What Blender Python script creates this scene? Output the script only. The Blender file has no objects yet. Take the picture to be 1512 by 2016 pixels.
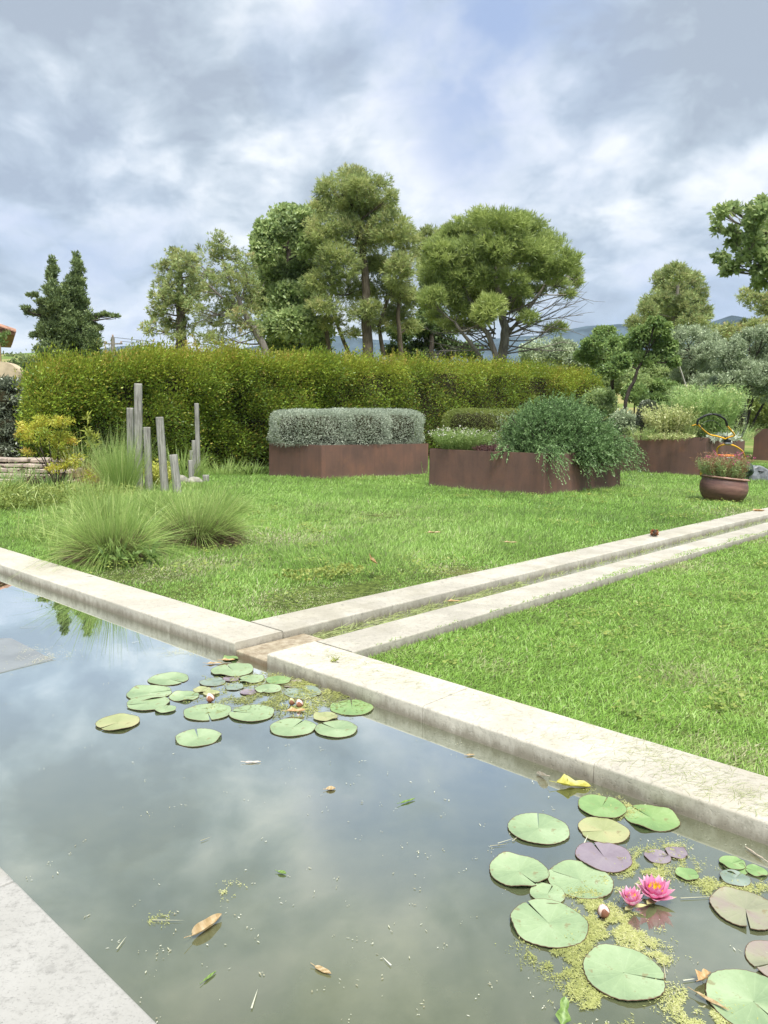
import bpy, bmesh, math
import numpy as np
from mathutils import Vector, Matrix

# ------------------------------------------------------------------ camera, world, sun
sc = bpy.context.scene
PITCH, ROLL, YAW, FPX = 0.114537, 0.014547, -0.745666, 1519.42
_fw = np.array([0, math.cos(PITCH), -math.sin(PITCH)])
_r0 = np.array([1.0, 0, 0]); _u0 = np.cross(_r0, _fw)
CR = math.cos(ROLL) * _r0 + math.sin(ROLL) * _u0
CU = -math.sin(ROLL) * _r0 + math.cos(ROLL) * _u0
CAM = np.array([0, 0, 1.0])
cd = bpy.data.cameras.new('camera'); cam = bpy.data.objects.new('camera', cd)
sc.collection.objects.link(cam); sc.camera = cam
cd.sensor_fit = 'VERTICAL'; cd.sensor_height = 24; cd.lens = 24 * FPX / 2016
cd.clip_start = 0.05; cd.clip_end = 20000
M = Matrix.Identity(4)
for i in range(3):
    M[i][0] = CR[i]; M[i][1] = CU[i]; M[i][2] = -_fw[i]; M[i][3] = CAM[i]
cam.matrix_world = M

sc.view_settings.view_transform = 'Standard'; sc.view_settings.look = 'None'
sc.view_settings.exposure = 0.8; sc.view_settings.gamma = 1.0
sc.cycles.use_denoising = True
sc.cycles.max_bounces = 8; sc.cycles.diffuse_bounces = 3; sc.cycles.glossy_bounces = 3
sc.cycles.transmission_bounces = 4; sc.cycles.volume_bounces = 0
sc.cycles.sample_clamp_indirect = 8

SUN_EL, SUN_AZ = math.radians(63), math.radians(165)      # azimuth from +Y clockwise: high and behind
sd = bpy.data.lights.new('sun', 'SUN'); so = bpy.data.objects.new('sun', sd); sc.collection.objects.link(so)
sd.energy = 4.0; sd.angle = math.radians(24); sd.color = (1.0, 0.965, 0.90)
to_sun = Vector((math.sin(SUN_AZ) * math.cos(SUN_EL), math.cos(SUN_AZ) * math.cos(SUN_EL), math.sin(SUN_EL)))
so.rotation_euler = to_sun.to_track_quat('Z', 'Y').to_euler()


def ray(px, py):
    return _fw + (px - 756) / FPX * CR - (py - 1008) / FPX * CU


def at(px, py, z=0.0):            # where the sight line of a photo point meets the height z
    d = ray(px, py); t = (z - 1.0) / d[2]
    return CAM + d * t


def atY(px, py, Y):               # the same at the distance Y
    d = ray(px, py); return CAM + d * (Y / d[1])


class NT:
    def __init__(s, tree): s.t = tree; s.n = tree.nodes; s.l = tree.links
    def node(s, typ, ins=None, **kw):
        n = s.n.new(typ)
        for k, v in kw.items(): setattr(n, k, v)
        if ins:
            for k, v in ins.items():
                if isinstance(v, bpy.types.NodeSocket): s.l.new(v, n.inputs[k])
                else: n.inputs[k].default_value = v
        return n
    def math(s, op, a, b=0.0, c=0.0, clamp=False):
        return s.node('ShaderNodeMath', {0: a, 1: b, 2: c}, operation=op, use_clamp=clamp).outputs[0]
    def vmath(s, op, a, b=(0, 0, 0)):
        n = s.node('ShaderNodeVectorMath', {0: a, 1: b}, operation=op)
        return n.outputs['Value'] if op in ('DOT_PRODUCT', 'LENGTH') else n.outputs[0]
    def ramp(s, f, stops, interp='LINEAR'):
        n = s.node('ShaderNodeValToRGB', {0: f}); e = n.color_ramp.elements
        n.color_ramp.interpolation = interp
        while len(e) < len(stops): e.new(0.5)
        for el, (p, c) in zip(e, stops):
            el.position = p; el.color = (c[0], c[1], c[2], 1) if isinstance(c, (tuple, list)) else (c, c, c, 1)
        return n.outputs[0]
    def noise(s, vec, scale, detail=4, rough=0.55, dist=0.0, out='Fac', **kw):
        n = s.node('ShaderNodeTexNoise', {'Vector': vec, 'Scale': scale, 'Detail': detail, 'Roughness': rough, 'Distortion': dist}, **kw)
        return n.outputs[out]
    def mix(s, f, a, b, mode='MIX'):
        n = s.node('ShaderNodeMix', data_type='RGBA', blend_type=mode)
        for k, v in ((0, f), (6, a), (7, b)):
            if isinstance(v, bpy.types.NodeSocket): s.l.new(v, n.inputs[k])
            else: n.inputs[k].default_value = v if k == 0 else (*v, 1)
        return n.outputs[2]
    def smooth(s, f, a, b, to0=0.0, to1=1.0):
        return s.node('ShaderNodeMapRange', {0: f, 1: a, 2: b, 3: to0, 4: to1}, interpolation_type='SMOOTHSTEP').outputs[0]


w = bpy.data.worlds.new('World'); sc.world = w; w.use_nodes = True
t = NT(w.node_tree); t.n.clear()
tc = t.node('ShaderNodeTexCoord').outputs['Generated']
sky = t.node('ShaderNodeTexSky', sky_type='NISHITA', sun_disc=False, sun_elevation=SUN_EL, sun_rotation=SUN_AZ)
skyc = t.vmath('MULTIPLY', sky.outputs[0], (0.11, 0.105, 0.098))
sep = t.node('ShaderNodeSeparateXYZ', {0: tc})
dz = t.math('MAXIMUM', sep.outputs[2], 0.0)
den = t.math('ADD', dz, 0.45)
cv = t.node('ShaderNodeCombineXYZ', {0: t.math('DIVIDE', sep.outputs[0], den), 1: t.math('DIVIDE', sep.outputs[1], den), 2: t.math('MULTIPLY', dz, 0.6)}).outputs[0]
cv = t.vmath('ADD', cv, (3.1, 1.7, 0.4))
warp = t.noise(cv, 2.0, 3, out='Color')
cw = t.vmath('ADD', cv, t.vmath('MULTIPLY', t.vmath('SUBTRACT', warp, (0.5, 0.5, 0.5)), (0.22, 0.22, 0.22)))
big = t.noise(cw, 1.6, 3, 0.5)
mid = t.noise(cw, 5.2, 8, 0.55)
fine = t.noise(cw, 17.0, 6, 0.58)
pw = t.vmath('ADD', cw, t.vmath('MULTIPLY', t.vmath('SUBTRACT', t.noise(cw, 11.0, 3, .6, out='Color'), (0.5, 0.5, 0.5)), (0.14, 0.14, 0.14)))
puff = t.node('ShaderNodeTexVoronoi', {'Vector': pw, 'Scale': 8.0, 'Detail': 1.0, 'Roughness': 0.5}, feature='F1').outputs['Distance']
val = t.math('ADD', t.math('MULTIPLY', big, 0.35), t.math('ADD', t.math('MULTIPLY', mid, 0.90), t.math('MULTIPLY', fine, 0.16)))
val = t.math('SUBTRACT', val, 0.205)
val = t.math('ADD', val, t.math('MULTIPLY', t.math('SUBTRACT', 0.62, puff), 0.16))
# brighter and darker banks where the clouds thin out and pile up
dwarp = t.vmath('NORMALIZE', t.vmath('ADD', tc, t.vmath('MULTIPLY', t.vmath('SUBTRACT', t.noise(cv, 2.5, 5, 0.6, out='Color'), (0.5, 0.5, 0.5)), (0.22, 0.22, 0.16))))
BANKS = [(300, 225, 5.5, 0.096), (620, 140, 7, 0.054), (800, 60, 5, 0.048), (930, 230, 6, 0.054), (1340, 360, 5, 0.090), (1450, 345, 4, 0.048), (60, 170, 6, 0.030),
         (1080, 395, 5, 0.072), (590, 340, 6, 0.042), (210, 460, 6, 0.036), (60, 640, 7, 0.060), (640, 20, 5, 0.024), (1250, 130, 5, 0.030), (470, 110, 5, 0.036), (880, 400, 2.5, 0.072), (1050, 290, 5, 0.030),
         (120, 330, 10, -0.080), (480, 270, 8, -0.056), (120, 40, 9, -0.056), (1400, 150, 10, -0.080), (380, 30, 7, -0.032), (780, 330, 8, -0.040), (1400, 40, 8, -0.048), (250, 370, 8, -0.040), (1430, 250, 7, -0.040)]
for (bx, by, rad, amt) in BANKS:
    c = ray(bx, by); c = c / np.linalg.norm(c)
    dp = t.vmath('DOT_PRODUCT', dwarp, tuple(c))
    g = t.smooth(dp, math.cos(math.radians(rad * 1.5)), 1.0)
    val = t.math('ADD', val, t.math('MULTIPLY', g, amt))
cloud = t.ramp(val, [(0.32, (.265, .305, .365)), (0.41, (.335, .385, .445)), (0.48, (.43, .475, .53)), (0.55, (.54, .57, .61)), (0.64, (.67, .675, .70))])
# blue gaps
hole = t.smooth(t.noise(cw, 2.6, 5, 0.6), 0.46, 0.66)
gap = None
for (bx, by, rad, amt) in [(850, 40, 6, .75), (1030, 120, 7.5, .8), (1080, 20, 5, .9), (580, 165, 3, .5), (100, 570, 8, .55), (1450, 620, 8, .6), (1150, 640, 6, .7), (200, 590, 6, .6), (40, 420, 7, .4), (960, 60, 4, .6)]:
    c = ray(bx, by); c = c / np.linalg.norm(c)
    g = t.math('MULTIPLY', t.smooth(t.vmath('DOT_PRODUCT', dwarp, tuple(c)), math.cos(math.radians(rad * 1.5)), 1.0), amt)
    gap = g if gap is None else t.math('MAXIMUM', gap, g)
gap = t.math('MULTIPLY', gap, t.math('ADD', t.math('MULTIPLY', hole, 0.8), 0.35), clamp=True)
col = t.mix(gap, cloud, (.245, .315, .475))
col = t.mix(0.06, col, skyc)
# unseen sky overhead, dimmed to weaken its reflection in the water
up = t.smooth(sep.outputs[2], 0.50, 0.90, 1.0, 0.75)
col = t.vmath('MULTIPLY', col, t.node('ShaderNodeCombineXYZ', {0: up, 1: up, 2: up}).outputs[0])
gnd = t.smooth(sep.outputs[2], -0.03, 0.0)
col = t.mix(gnd, (.12, .14, .08), col)
bg = t.node('ShaderNodeBackground', {0: col, 1: 1.0})
t.l.new(bg.outputs[0], t.node('ShaderNodeOutputWorld').inputs[0])

# ------------------------------------------------------------------ helpers
DA = np.array([math.cos(YAW), math.sin(YAW), 0.0])     # along the long pool edge
DB = np.array([-math.sin(YAW), math.cos(YAW), 0.0])    # along the water channel
UP = np.array([0, 0, 1.0])


def F(u, v, z=0.0): return u * DA + v * DB + np.array([0, 0, z])
def uv_of(p): return float(np.dot(p, DA)), float(np.dot(p, DB))


V_IN, V_OUT, V_NEAR = 2.052, 2.333, 0.62
U_UO, U_UI, U_LI, U_LO = -3.065, -2.806, -2.572, -2.335
WZ = -0.063
LAWN_N, LAWN_S = -0.014, -0.052


def tag(o, label=None, cat=None, group=None, kind=None):
    if label: o['label'] = label
    if cat: o['category'] = cat
    if group: o['group'] = group
    if kind: o['kind'] = kind
    return o


def empty(name, loc, label, cat, group=None):
    o = bpy.data.objects.new(name, None); sc.collection.objects.link(o); o.location = tuple(loc)
    o.empty_display_size = .1
    return tag(o, label, cat, group)


def link(name, me, mat, parent=None):
    o = bpy.data.objects.new(name, me); sc.collection.objects.link(o)
    for m in (mat if isinstance(mat, (list, tuple)) else [mat]): me.materials.append(m)
    if parent is not None:
        o.parent = parent
        o.matrix_parent_inverse = Matrix.Translation(parent.location).inverted()
    return o


def recenter(o):
    """put a lone mesh's origin at the foot of its geometry"""
    me = o.data; n = len(me.vertices); a = np.empty(n * 3); me.vertices.foreach_get('co', a); a = a.reshape(-1, 3)
    c = np.array([(a[:, 0].min() + a[:, 0].max()) / 2, (a[:, 1].min() + a[:, 1].max()) / 2, a[:, 2].min()])
    me.vertices.foreach_set('co', (a - c).ravel()); o.location = tuple(c); me.update()
    return o


class MB:
    """collects faces, builds one mesh"""
    def __init__(s): s.V = []; s.F = {}; s.T = {}; s.n = 0
    def add(s, V, F, tint=0.5):
        V = np.asarray(V, float).reshape(-1, 3); F = np.asarray(F, int); k = F.shape[1]
        s.V.append(V); s.F.setdefault(k, []).append(F + s.n)
        s.T.setdefault(k, []).append(np.broadcast_to(np.asarray(tint, float), (len(F),)).copy()); s.n += len(V)
        return s
    def build(s, name, mat, parent=None, smooth=False):
        me = bpy.data.meshes.new(name); V = np.concatenate(s.V) if s.V else np.zeros((0, 3))
        ks = sorted(s.F); loops = []; starts = []; tint = []; off = 0
        for k in ks:
            f = np.concatenate(s.F[k]); loops.append(f.ravel()); starts.append(off + np.arange(len(f)) * k); off += f.size
            tint.append(np.concatenate(s.T[k]))
        loops = np.concatenate(loops); starts = np.concatenate(starts); tint = np.concatenate(tint)
        me.vertices.add(len(V)); me.vertices.foreach_set('co', V.astype(np.float32).ravel())
        me.loops.add(len(loops)); me.loops.foreach_set('vertex_index', loops.astype(np.int32))
        me.polygons.add(len(starts)); me.polygons.foreach_set('loop_start', starts.astype(np.int32))
        a = me.attributes.new('tint', 'FLOAT', 'FACE'); a.data.foreach_set('value', tint.astype(np.float32))
        me.update(calc_edges=True)
        me.polygons.foreach_set('use_smooth', np.full(len(starts), bool(smooth)))
        return link(name, me, mat, parent)
    # --- shapes
    def tube(s, pts, rad, sides=7, tint=0.5, cap=True):
        pts = np.asarray(pts, float); n = len(pts); rad = np.broadcast_to(np.asarray(rad, float), (n,))
        T = np.gradient(pts, axis=0); T /= np.linalg.norm(T, axis=1)[:, None] + 1e-12
        ref = np.array([0, 0, 1.0]) if abs(T[0][2]) < .9 else np.array([1.0, 0, 0])
        A = np.cross(T, ref); A /= np.linalg.norm(A, axis=1)[:, None] + 1e-12; B = np.cross(T, A)
        th = np.arange(sides) / sides * 2 * math.pi
        ring = np.cos(th)[None, :, None] * A[:, None] + np.sin(th)[None, :, None] * B[:, None]
        V = pts[:, None] + ring * rad[:, None, None]
        i = np.arange(n - 1)[:, None] * sides; j = np.arange(sides)[None]; j2 = (j + 1) % sides
        Fq = np.stack([i + j, i + j2, i + sides + j2, i + sides + j], -1).reshape(-1, 4)
        s.add(V.reshape(-1, 3), Fq, tint)
        if cap: s.add(V[-1], [list(range(sides))], tint); s.add(V[0], [list(range(sides))[::-1]], tint)
        return s
    def leaves(s, P, D, L, W, rng, tint=0.5, S=None, fold=0.0):
        n = len(P); L = np.broadcast_to(L, (n,))[:, None]; W = np.broadcast_to(W, (n,))[:, None]
        D = D / (np.linalg.norm(D, axis=1)[:, None] + 1e-9)
        if S is None: S = np.cross(D, rng.normal(size=(n, 3)))
        S = S / (np.linalg.norm(S, axis=1)[:, None] + 1e-9)
        V = np.stack([P, P + D * L * .5 + S * W / 2, P + D * L, P + D * L * .5 - S * W / 2], 1)
        f = np.arange(n * 4).reshape(n, 4)
        return s.add(V.reshape(-1, 3), f, np.broadcast_to(tint, (n,)))
    def lathe(s, prof, c, seg=40, tint=0.5, axis=None):
        prof = np.asarray(prof, float); n = len(prof); th = np.arange(seg) / seg * 2 * math.pi
        V = np.stack([prof[:, None, 0] * np.cos(th), prof[:, None, 0] * np.sin(th), np.repeat(prof[:, 1:2], seg, 1)], -1)
        if axis is not None: V = V @ np.asarray(axis).T
        V = V + np.asarray(c)
        i = np.arange(n - 1)[:, None] * seg; j = np.arange(seg)[None]; j2 = (j + 1) % seg
        return s.add(V.reshape(-1, 3), np.stack([i + j, i + j2, i + seg + j2, i + seg + j], -1).reshape(-1, 4), tint)
    def box(s, c, ax, h, tint=0.5):
        c = np.asarray(c, float); A = np.asarray(ax, float)
        sg = np.array([[x, y, z] for z in (-1, 1) for y in (-1, 1) for x in (-1, 1)], float) * np.asarray(h)
        return s.add(c + sg @ A, [[0, 2, 3, 1], [4, 5, 7, 6], [0, 1, 5, 4], [2, 6, 7, 3], [0, 4, 6, 2], [1, 3, 7, 5]], tint)


def bm_obj(name, bm, mat, parent=None, smooth=False):
    me = bpy.data.meshes.new(name); bm.normal_update(); bm.to_mesh(me); bm.free()
    if smooth:
        for p in me.polygons: p.use_smooth = True
    return link(name, me, mat, parent)


def bm_box(bm, c, ax, h, bevel=0.0, seg=2, jitter=0.0, rng=None, along=None):
    """bevelled box into bm; ax rows are the axes, h half sizes"""
    tmp = bmesh.new(); bmesh.ops.create_cube(tmp, size=2.0)
    for v in tmp.verts:
        l = np.array(v.co) * np.asarray(h)
        if jitter: l = l + rng.normal(size=3) * jitter
        v.co = Vector(np.asarray(c) + l @ np.asarray(ax))
    ge_ = tmp.edges[:] if along is None else [q for q in tmp.edges if abs((q.verts[0].co - q.verts[1].co).normalized().dot(Vector(ax[along]))) > .9]
    if bevel: bmesh.ops.bevel(tmp, geom=ge_, offset=bevel, segments=seg, profile=0.5, affect='EDGES')
    bmesh.ops.recalc_face_normals(tmp, faces=tmp.faces[:])
    me = bpy.data.meshes.new('tmp'); tmp.to_mesh(me); tmp.free(); bm.from_mesh(me); bpy.data.meshes.remove(me)


AX_UV = np.stack([DA, DB, UP])


def pnoise(x, y, s, seed=0):
    r = np.random.default_rng(seed); o = 0
    for i in range(6):
        a = r.uniform(0, 6.28); f = s * r.uniform(.6, 1.7); o = o + np.sin((x * math.cos(a) + y * math.sin(a)) * f + r.uniform(0, 6.28) + 1.2 * np.sin((y * math.cos(a) - x * math.sin(a)) * f * .7))
    return o / 6



# ------------------------------------------------------------------ materials
def new_mat(name):
    m = bpy.data.materials.new(name); m.use_nodes = True; n = NT(m.node_tree); n.n.clear()
    out = n.node('ShaderNodeOutputMaterial'); return m, n, out


def foliage(name, cols, trans=0.35, gloss=0.06, rough=0.45):
    m, n, out = new_mat(name)
    a = n.node('ShaderNodeAttribute', attribute_name='tint').outputs['Fac']
    k = len(cols); c = n.ramp(a, [(i / (k - 1), cc) for i, cc in enumerate(cols)])
    d = n.node('ShaderNodeBsdfDiffuse', {0: c})
    tr = n.node('ShaderNodeBsdfTranslucent', {0: n.mix(0.5, c, tuple(min(1, x * 1.25) for x in cols[-1]))})
    mx = n.node('ShaderNodeMixShader', {0: trans, 1: d.outputs[0], 2: tr.outputs[0]})
    g = n.node('ShaderNodeBsdfGlossy', {0: (.8, .85, .8, 1), 1: rough})
    mx2 = n.node('ShaderNodeMixShader', {0: gloss * .6, 1: mx.outputs[0], 2: g.outputs[0]})
    n.l.new(mx2.outputs[0], out.inputs[0]); return m


def plain(name, col, rough=0.6, metal=0.0, var=0.12, scale=20, bump=0.0, spec=0.5, coat=0.0):
    m, n, out = new_mat(name)
    tc = n.node('ShaderNodeTexCoord').outputs['Object']
    f = n.noise(tc, scale, 5, 0.6)
    c = n.mix(n.smooth(f, .35, .65), tuple(x * (1 - var) for x in col), tuple(min(1, x * (1 + var)) for x in col))
    p = n.node('ShaderNodeBsdfPrincipled', {'Base Color': c, 'Roughness': rough, 'Metallic': metal, 'Specular IOR Level': spec, 'Coat Weight': coat})
    if bump:
        b = n.node('ShaderNodeBump', {'Strength': bump, 'Distance': 0.01, 'Height': f}); n.l.new(b.outputs[0], p.inputs['Normal'])
    n.l.new(p.outputs[0], out.inputs[0]); return m


def bark(name, c0, c1, vscale=(14, 14, 3)):
    m, n, out = new_mat(name)
    g = n.node('ShaderNodeNewGeometry').outputs['Position']
    f = n.noise(n.vmath('MULTIPLY', g, vscale), 1.0, 6, 0.65)
    p = n.node('ShaderNodeBsdfPrincipled', {'Base Color': n.mix(n.smooth(f, .35, .65), c0, c1), 'Roughness': 0.9, 'Specular IOR Level': .2})
    b = n.node('ShaderNodeBump', {'Strength': .6, 'Distance': 0.02, 'Height': f}); n.l.new(b.outputs[0], p.inputs['Normal'])
    n.l.new(p.outputs[0], out.inputs[0]); return m


def limestone(name, c0, c1, stain, stain_amt=1.0, grain=0.5, z_lo=-0.062, z_hi=-0.012):
    m, n, out = new_mat(name)
    g = n.node('ShaderNodeNewGeometry').outputs['Position']
    a = n.noise(g, 4.0, 5, 0.6); b = n.noise(g, 38.0, 5, 0.7); sp = n.noise(g, 160.0, 2, 0.6); pit = n.noise(g, 75, 3, .7)
    c = n.mix(n.smooth(a, .35, .68), c0, c1)
    c = n.mix(n.smooth(b, .5, .72), c, tuple(x * .76 for x in c0))
    c = n.mix(n.math('MULTIPLY', n.smooth(sp, .55, .75), grain), c, tuple(x * .45 for x in c0))
    c = n.mix(n.math('MULTIPLY', n.smooth(n.noise(g, 11.0, 6, .75), .58, .66), .38), c, tuple(x * .55 for x in c0))
    c = n.mix(n.math('MULTIPLY', n.smooth(n.noise(n.vmath('ADD', g, (7, 3, 1)), 2.2, 6, .7), .50, .64), .35), c, tuple(x * y for x, y in zip(c0, (.78, .76, .66))))
    tn = n.node('ShaderNodeAttribute', attribute_name='tint').outputs['Fac']
    ti = n.math('ADD', n.math('MULTIPLY', tn, 0.12), 0.94)
    c = n.vmath('MULTIPLY', c, n.node('ShaderNodeCombineXYZ', {0: ti, 1: ti, 2: ti}).outputs[0])
    z = n.node('ShaderNodeSeparateXYZ', {0: g}).outputs[2]
    z = n.math('ADD', z, n.math('MULTIPLY', n.math('SUBTRACT', n.noise(n.vmath('MULTIPLY', g, (1, 1, .25)), 26, 5, .7), .5), 0.075))
    s = n.math('MULTIPLY', n.smooth(z, z_hi, z_lo), stain_amt, clamp=True)
    c = n.mix(s, c, stain)
    p = n.node('ShaderNodeBsdfPrincipled', {'Base Color': c, 'Roughness': 0.85, 'Specular IOR Level': .3})
    h = n.math('ADD', n.math('MULTIPLY', b, .5), n.math('MULTIPLY', n.smooth(pit, .3, .45), .5))
    bp = n.node('ShaderNodeBump', {'Strength': .45, 'Distance': 0.004, 'Height': h}); n.l.new(bp.outputs[0], p.inputs['Normal'])
    n.l.new(p.outputs[0], out.inputs[0]); return m


M_STONE = limestone('pale_limestone', (.43, .405, .345), (.515, .485, .415), (.13, .11, .075), .75)
M_CHAN = limestone('grey_limestone', (.37, .35, .30), (.475, .45, .385), (.11, .095, .065), .7)
M_BROWN = limestone('iron_stained_limestone', (.44, .39, .29), (.54, .485, .375), (.13, .08, .04), .8)
M_TERR = limestone('gritty_pale_stone', (.345, .34, .32), (.39, .385, .365), (.4, .4, .35), 0.0, grain=.5)


def mat_lawn_ground():
    m, n, out = new_mat('lawn_soil')
    g = n.node('ShaderNodeNewGeometry').outputs['Position']
    y = n.node('ShaderNodeSeparateXYZ', {0: g}).outputs[1]
    f = n.noise(g, 1.1, 5, .6); f2 = n.noise(g, 30, 4, .7); f3 = n.noise(g, .12, 5, .6)
    near = n.mix(n.smooth(f2, .4, .65), (.05, .07, .02), (.12, .16, .04))
    near = n.mix(n.math('MULTIPLY', n.smooth(f, .55, .7), .5), near, (.20, .17, .08))
    far = n.mix(n.smooth(f3, .42, .58), (.30, .27, .12), (.13, .19, .05))
    c = n.mix(n.smooth(y, 19, 24), near, far)
    p = n.node('ShaderNodeBsdfPrincipled', {'Base Color': c, 'Roughness': 1.0, 'Specular IOR Level': .05})
    b = n.node('ShaderNodeBump', {'Strength': .7, 'Distance': 0.02, 'Height': f2}); n.l.new(b.outputs[0], p.inputs['Normal'])
    n.l.new(p.outputs[0], out.inputs[0]); return m


def mat_water():
    m, n, out = new_mat('murky_pond_water')
    g = n.node('ShaderNodeNewGeometry').outputs['Position']
    a = n.noise(g, 1.3, 5, .6); b = n.noise(g, 5.0, 5, .65)
    f = n.math('ADD', n.math('MULTIPLY', a, .6), n.math('MULTIPLY', b, .4))
    c = n.ramp(f, [(.38, (.060, .070, .034)), (.5, (.084, .094, .047)), (.62, (.118, .126, .066))])
    d = n.node('ShaderNodeBsdfDiffuse', {0: c})
    rip = n.noise(n.vmath('MULTIPLY', g, (1, 1, 1)), 5.0, 2, .5)
    bp = n.node('ShaderNodeBump', {'Strength': .05, 'Distance': 0.004, 'Height': rip})
    gl = n.node('ShaderNodeBsdfGlossy', {0: (.95, 1, .975, 1), 1: 0.012, 'Normal': bp.outputs[0]})
    ge = n.node('ShaderNodeNewGeometry')
    cosi = n.math('ABSOLUTE', n.vmath('DOT_PRODUCT', ge.outputs['Incoming'], ge.outputs['Normal']))
    fr = n.node('ShaderNodeMath', {0: n.math('MULTIPLY', n.math('POWER', n.math('SUBTRACT', 1.0, cosi), 2.6), 2.4), 1: 0.92}, operation='MINIMUM')
    mx = n.node('ShaderNodeMixShader', {0: fr.outputs[0], 1: d.outputs[0], 2: gl.outputs[0]})
    n.l.new(mx.outputs[0], out.inputs[0]); return m


def mat_corten():
    m, n, out = new_mat('weathered_corten_steel')
    g = n.node('ShaderNodeNewGeometry').outputs['Position']
    a = n.noise(g, 1.6, 5, .6); b = n.noise(n.vmath('MULTIPLY', g, (9, 9, 1.5)), 1.0, 5, .65); c3 = n.noise(g, 60, 4, .7)
    c = n.ramp(n.math('ADD', n.math('MULTIPLY', a, .6), n.math('MULTIPLY', b, .4)), [(.36, (.108, .066, .054)), (.5, (.150, .086, .067)), (.64, (.20, .104, .075))])
    c = n.mix(n.math('MULTIPLY', n.smooth(c3, .5, .7), .35), c, (.09, .05, .042))
    c = n.mix(n.math('MULTIPLY', n.smooth(n.noise(g, 4.5, 5, .7), .56, .70), .35), c, (.23, .115, .07))
    c = n.mix(n.math('MULTIPLY', n.smooth(n.noise(n.vmath('MULTIPLY', g, (22, 22, .8)), 1.0, 4, .6), .56, .72), .32), c, (.08, .055, .05))
    zz = n.node('ShaderNodeSeparateXYZ', {0: g}).outputs[2]
    c = n.mix(n.math('MULTIPLY', n.smooth(n.math('ADD', zz, n.math('MULTIPLY', n.noise(g, 20, 4, .7), .16)), .20, .06), .5), c, (.17, .14, .10))
    p = n.node('ShaderNodeBsdfPrincipled', {'Base Color': c, 'Roughness': .72, 'Specular IOR Level': .4})
    bp = n.node('ShaderNodeBump', {'Strength': .15, 'Distance': 0.004, 'Height': c3}); n.l.new(bp.outputs[0], p.inputs['Normal'])
    n.l.new(p.outputs[0], out.inputs[0]); return m


def mat_wood():
    m, n, out = new_mat('weathered_grey_wood')
    g = n.node('ShaderNodeTexCoord').outputs['Object']
    a = n.noise(n.vmath('MULTIPLY', g, (55, 55, 3.5)), 1.0, 6, .7); b = n.noise(g, 3, 4, .6)
    c = n.ramp(a, [(.32, (.08, .078, .07)), (.45, (.25, .245, .225)), (.65, (.40, .395, .365))])
    c = n.mix(n.math('MULTIPLY', n.smooth(b, .45, .65), .5), c, (.13, .13, .11))
    p = n.node('ShaderNodeBsdfPrincipled', {'Base Color': c, 'Roughness': .9, 'Specular IOR Level': .2})
    bp = n.node('ShaderNodeBump', {'Strength': .8, 'Distance': 0.006, 'Height': a}); n.l.new(bp.outputs[0], p.inputs['Normal'])
    n.l.new(p.outputs[0], out.inputs[0]); return m


def mat_pad(name, cols):
    m, n, out = new_mat(name)
    g = n.node('ShaderNodeTexCoord').outputs['Object']
    sx = n.node('ShaderNodeSeparateXYZ', {0: g})
    ang = n.math('ARCTAN2', sx.outputs[1], sx.outputs[0]); r = n.vmath('LENGTH', g)
    rays = n.math('POWER', n.math('ABSOLUTE', n.math('COSINE', n.math('MULTIPLY', ang, 8.5))), 22.0)
    a = n.noise(g, 22, 5, .6); b = n.noise(g, 120, 3, .6)
    ti = n.node('ShaderNodeAttribute', attribute_name='tint').outputs['Fac']
    c = n.ramp(n.math('ADD', n.math('MULTIPLY', a, .55), n.math('MULTIPLY', ti, .45)), [(.3, cols[0]), (.5, cols[1]), (.7, cols[2])])
    c = n.mix(n.math('MULTIPLY', rays, .07), c, tuple(min(1, x * 1.35) for x in cols[2]))
    c = n.mix(n.math('MULTIPLY', n.smooth(n.noise(g, 38, 3, .6), .60, .68), .6), c, (.20, .15, .07))
    p = n.node('ShaderNodeBsdfPrincipled', {'Base Color': c, 'Roughness': .42, 'Specular IOR Level': .6})
    bp = n.node('ShaderNodeBump', {'Strength': .35, 'Distance': 0.002, 'Height': n.math('ADD', n.math('MULTIPLY', rays, .35), n.math('ADD', a, b))}); n.l.new(bp.outputs[0], p.inputs['Normal'])
    n.l.new(p.outputs[0], out.inputs[0]); return m


M_LAWN = mat_lawn_ground(); M_WATER = mat_water(); M_CORTEN = mat_corten(); M_WOOD = mat_wood()
M_SOIL = plain('planting_soil', (.07, .05, .035), .95, var=.4, scale=30, bump=.8)
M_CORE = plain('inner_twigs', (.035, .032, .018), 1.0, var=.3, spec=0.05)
G_GRASS = foliage('lawn_blades', [(0.128, 0.251, 0.046), (0.205, 0.389, 0.063), (0.282, 0.489, 0.095), (0.384, 0.540, 0.168), (0.538, 0.477, 0.357)], .35, .05)
G_GRASS2 = foliage('cut_lawn_blades', [(0.128, 0.251, 0.042), (0.205, 0.389, 0.063), (0.282, 0.502, 0.084), (0.397, 0.564, 0.168), (0.538, 0.477, 0.336)], .35, .05)
G_HEDGE = foliage('hedge_leaves', [(0.050, 0.095, 0.014), (0.110, 0.196, 0.024), (0.209, 0.325, 0.034), (0.374, 0.470, 0.054), (0.374, 0.291, 0.072)], .3, .05)
G_SHOOT = foliage('hedge_new_shoots', [(0.230, 0.264, 0.033), (0.414, 0.440, 0.066), (0.483, 0.374, 0.099)], .4, .04)
G_SILVER = foliage('silver_leaves', [(0.165, 0.203, 0.140), (0.375, 0.435, 0.336), (0.690, 0.725, 0.616)], .2, .06)
G_BOX = foliage('clipped_box_leaves', [(0.070, 0.112, 0.025), (0.196, 0.252, 0.063), (0.364, 0.378, 0.098)], .3, .05)
G_ROSE = foliage('rosemary_needles', [(0.068, 0.125, 0.044), (0.150, 0.259, 0.093), (0.315, 0.467, 0.198)], .2, .06)
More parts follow.
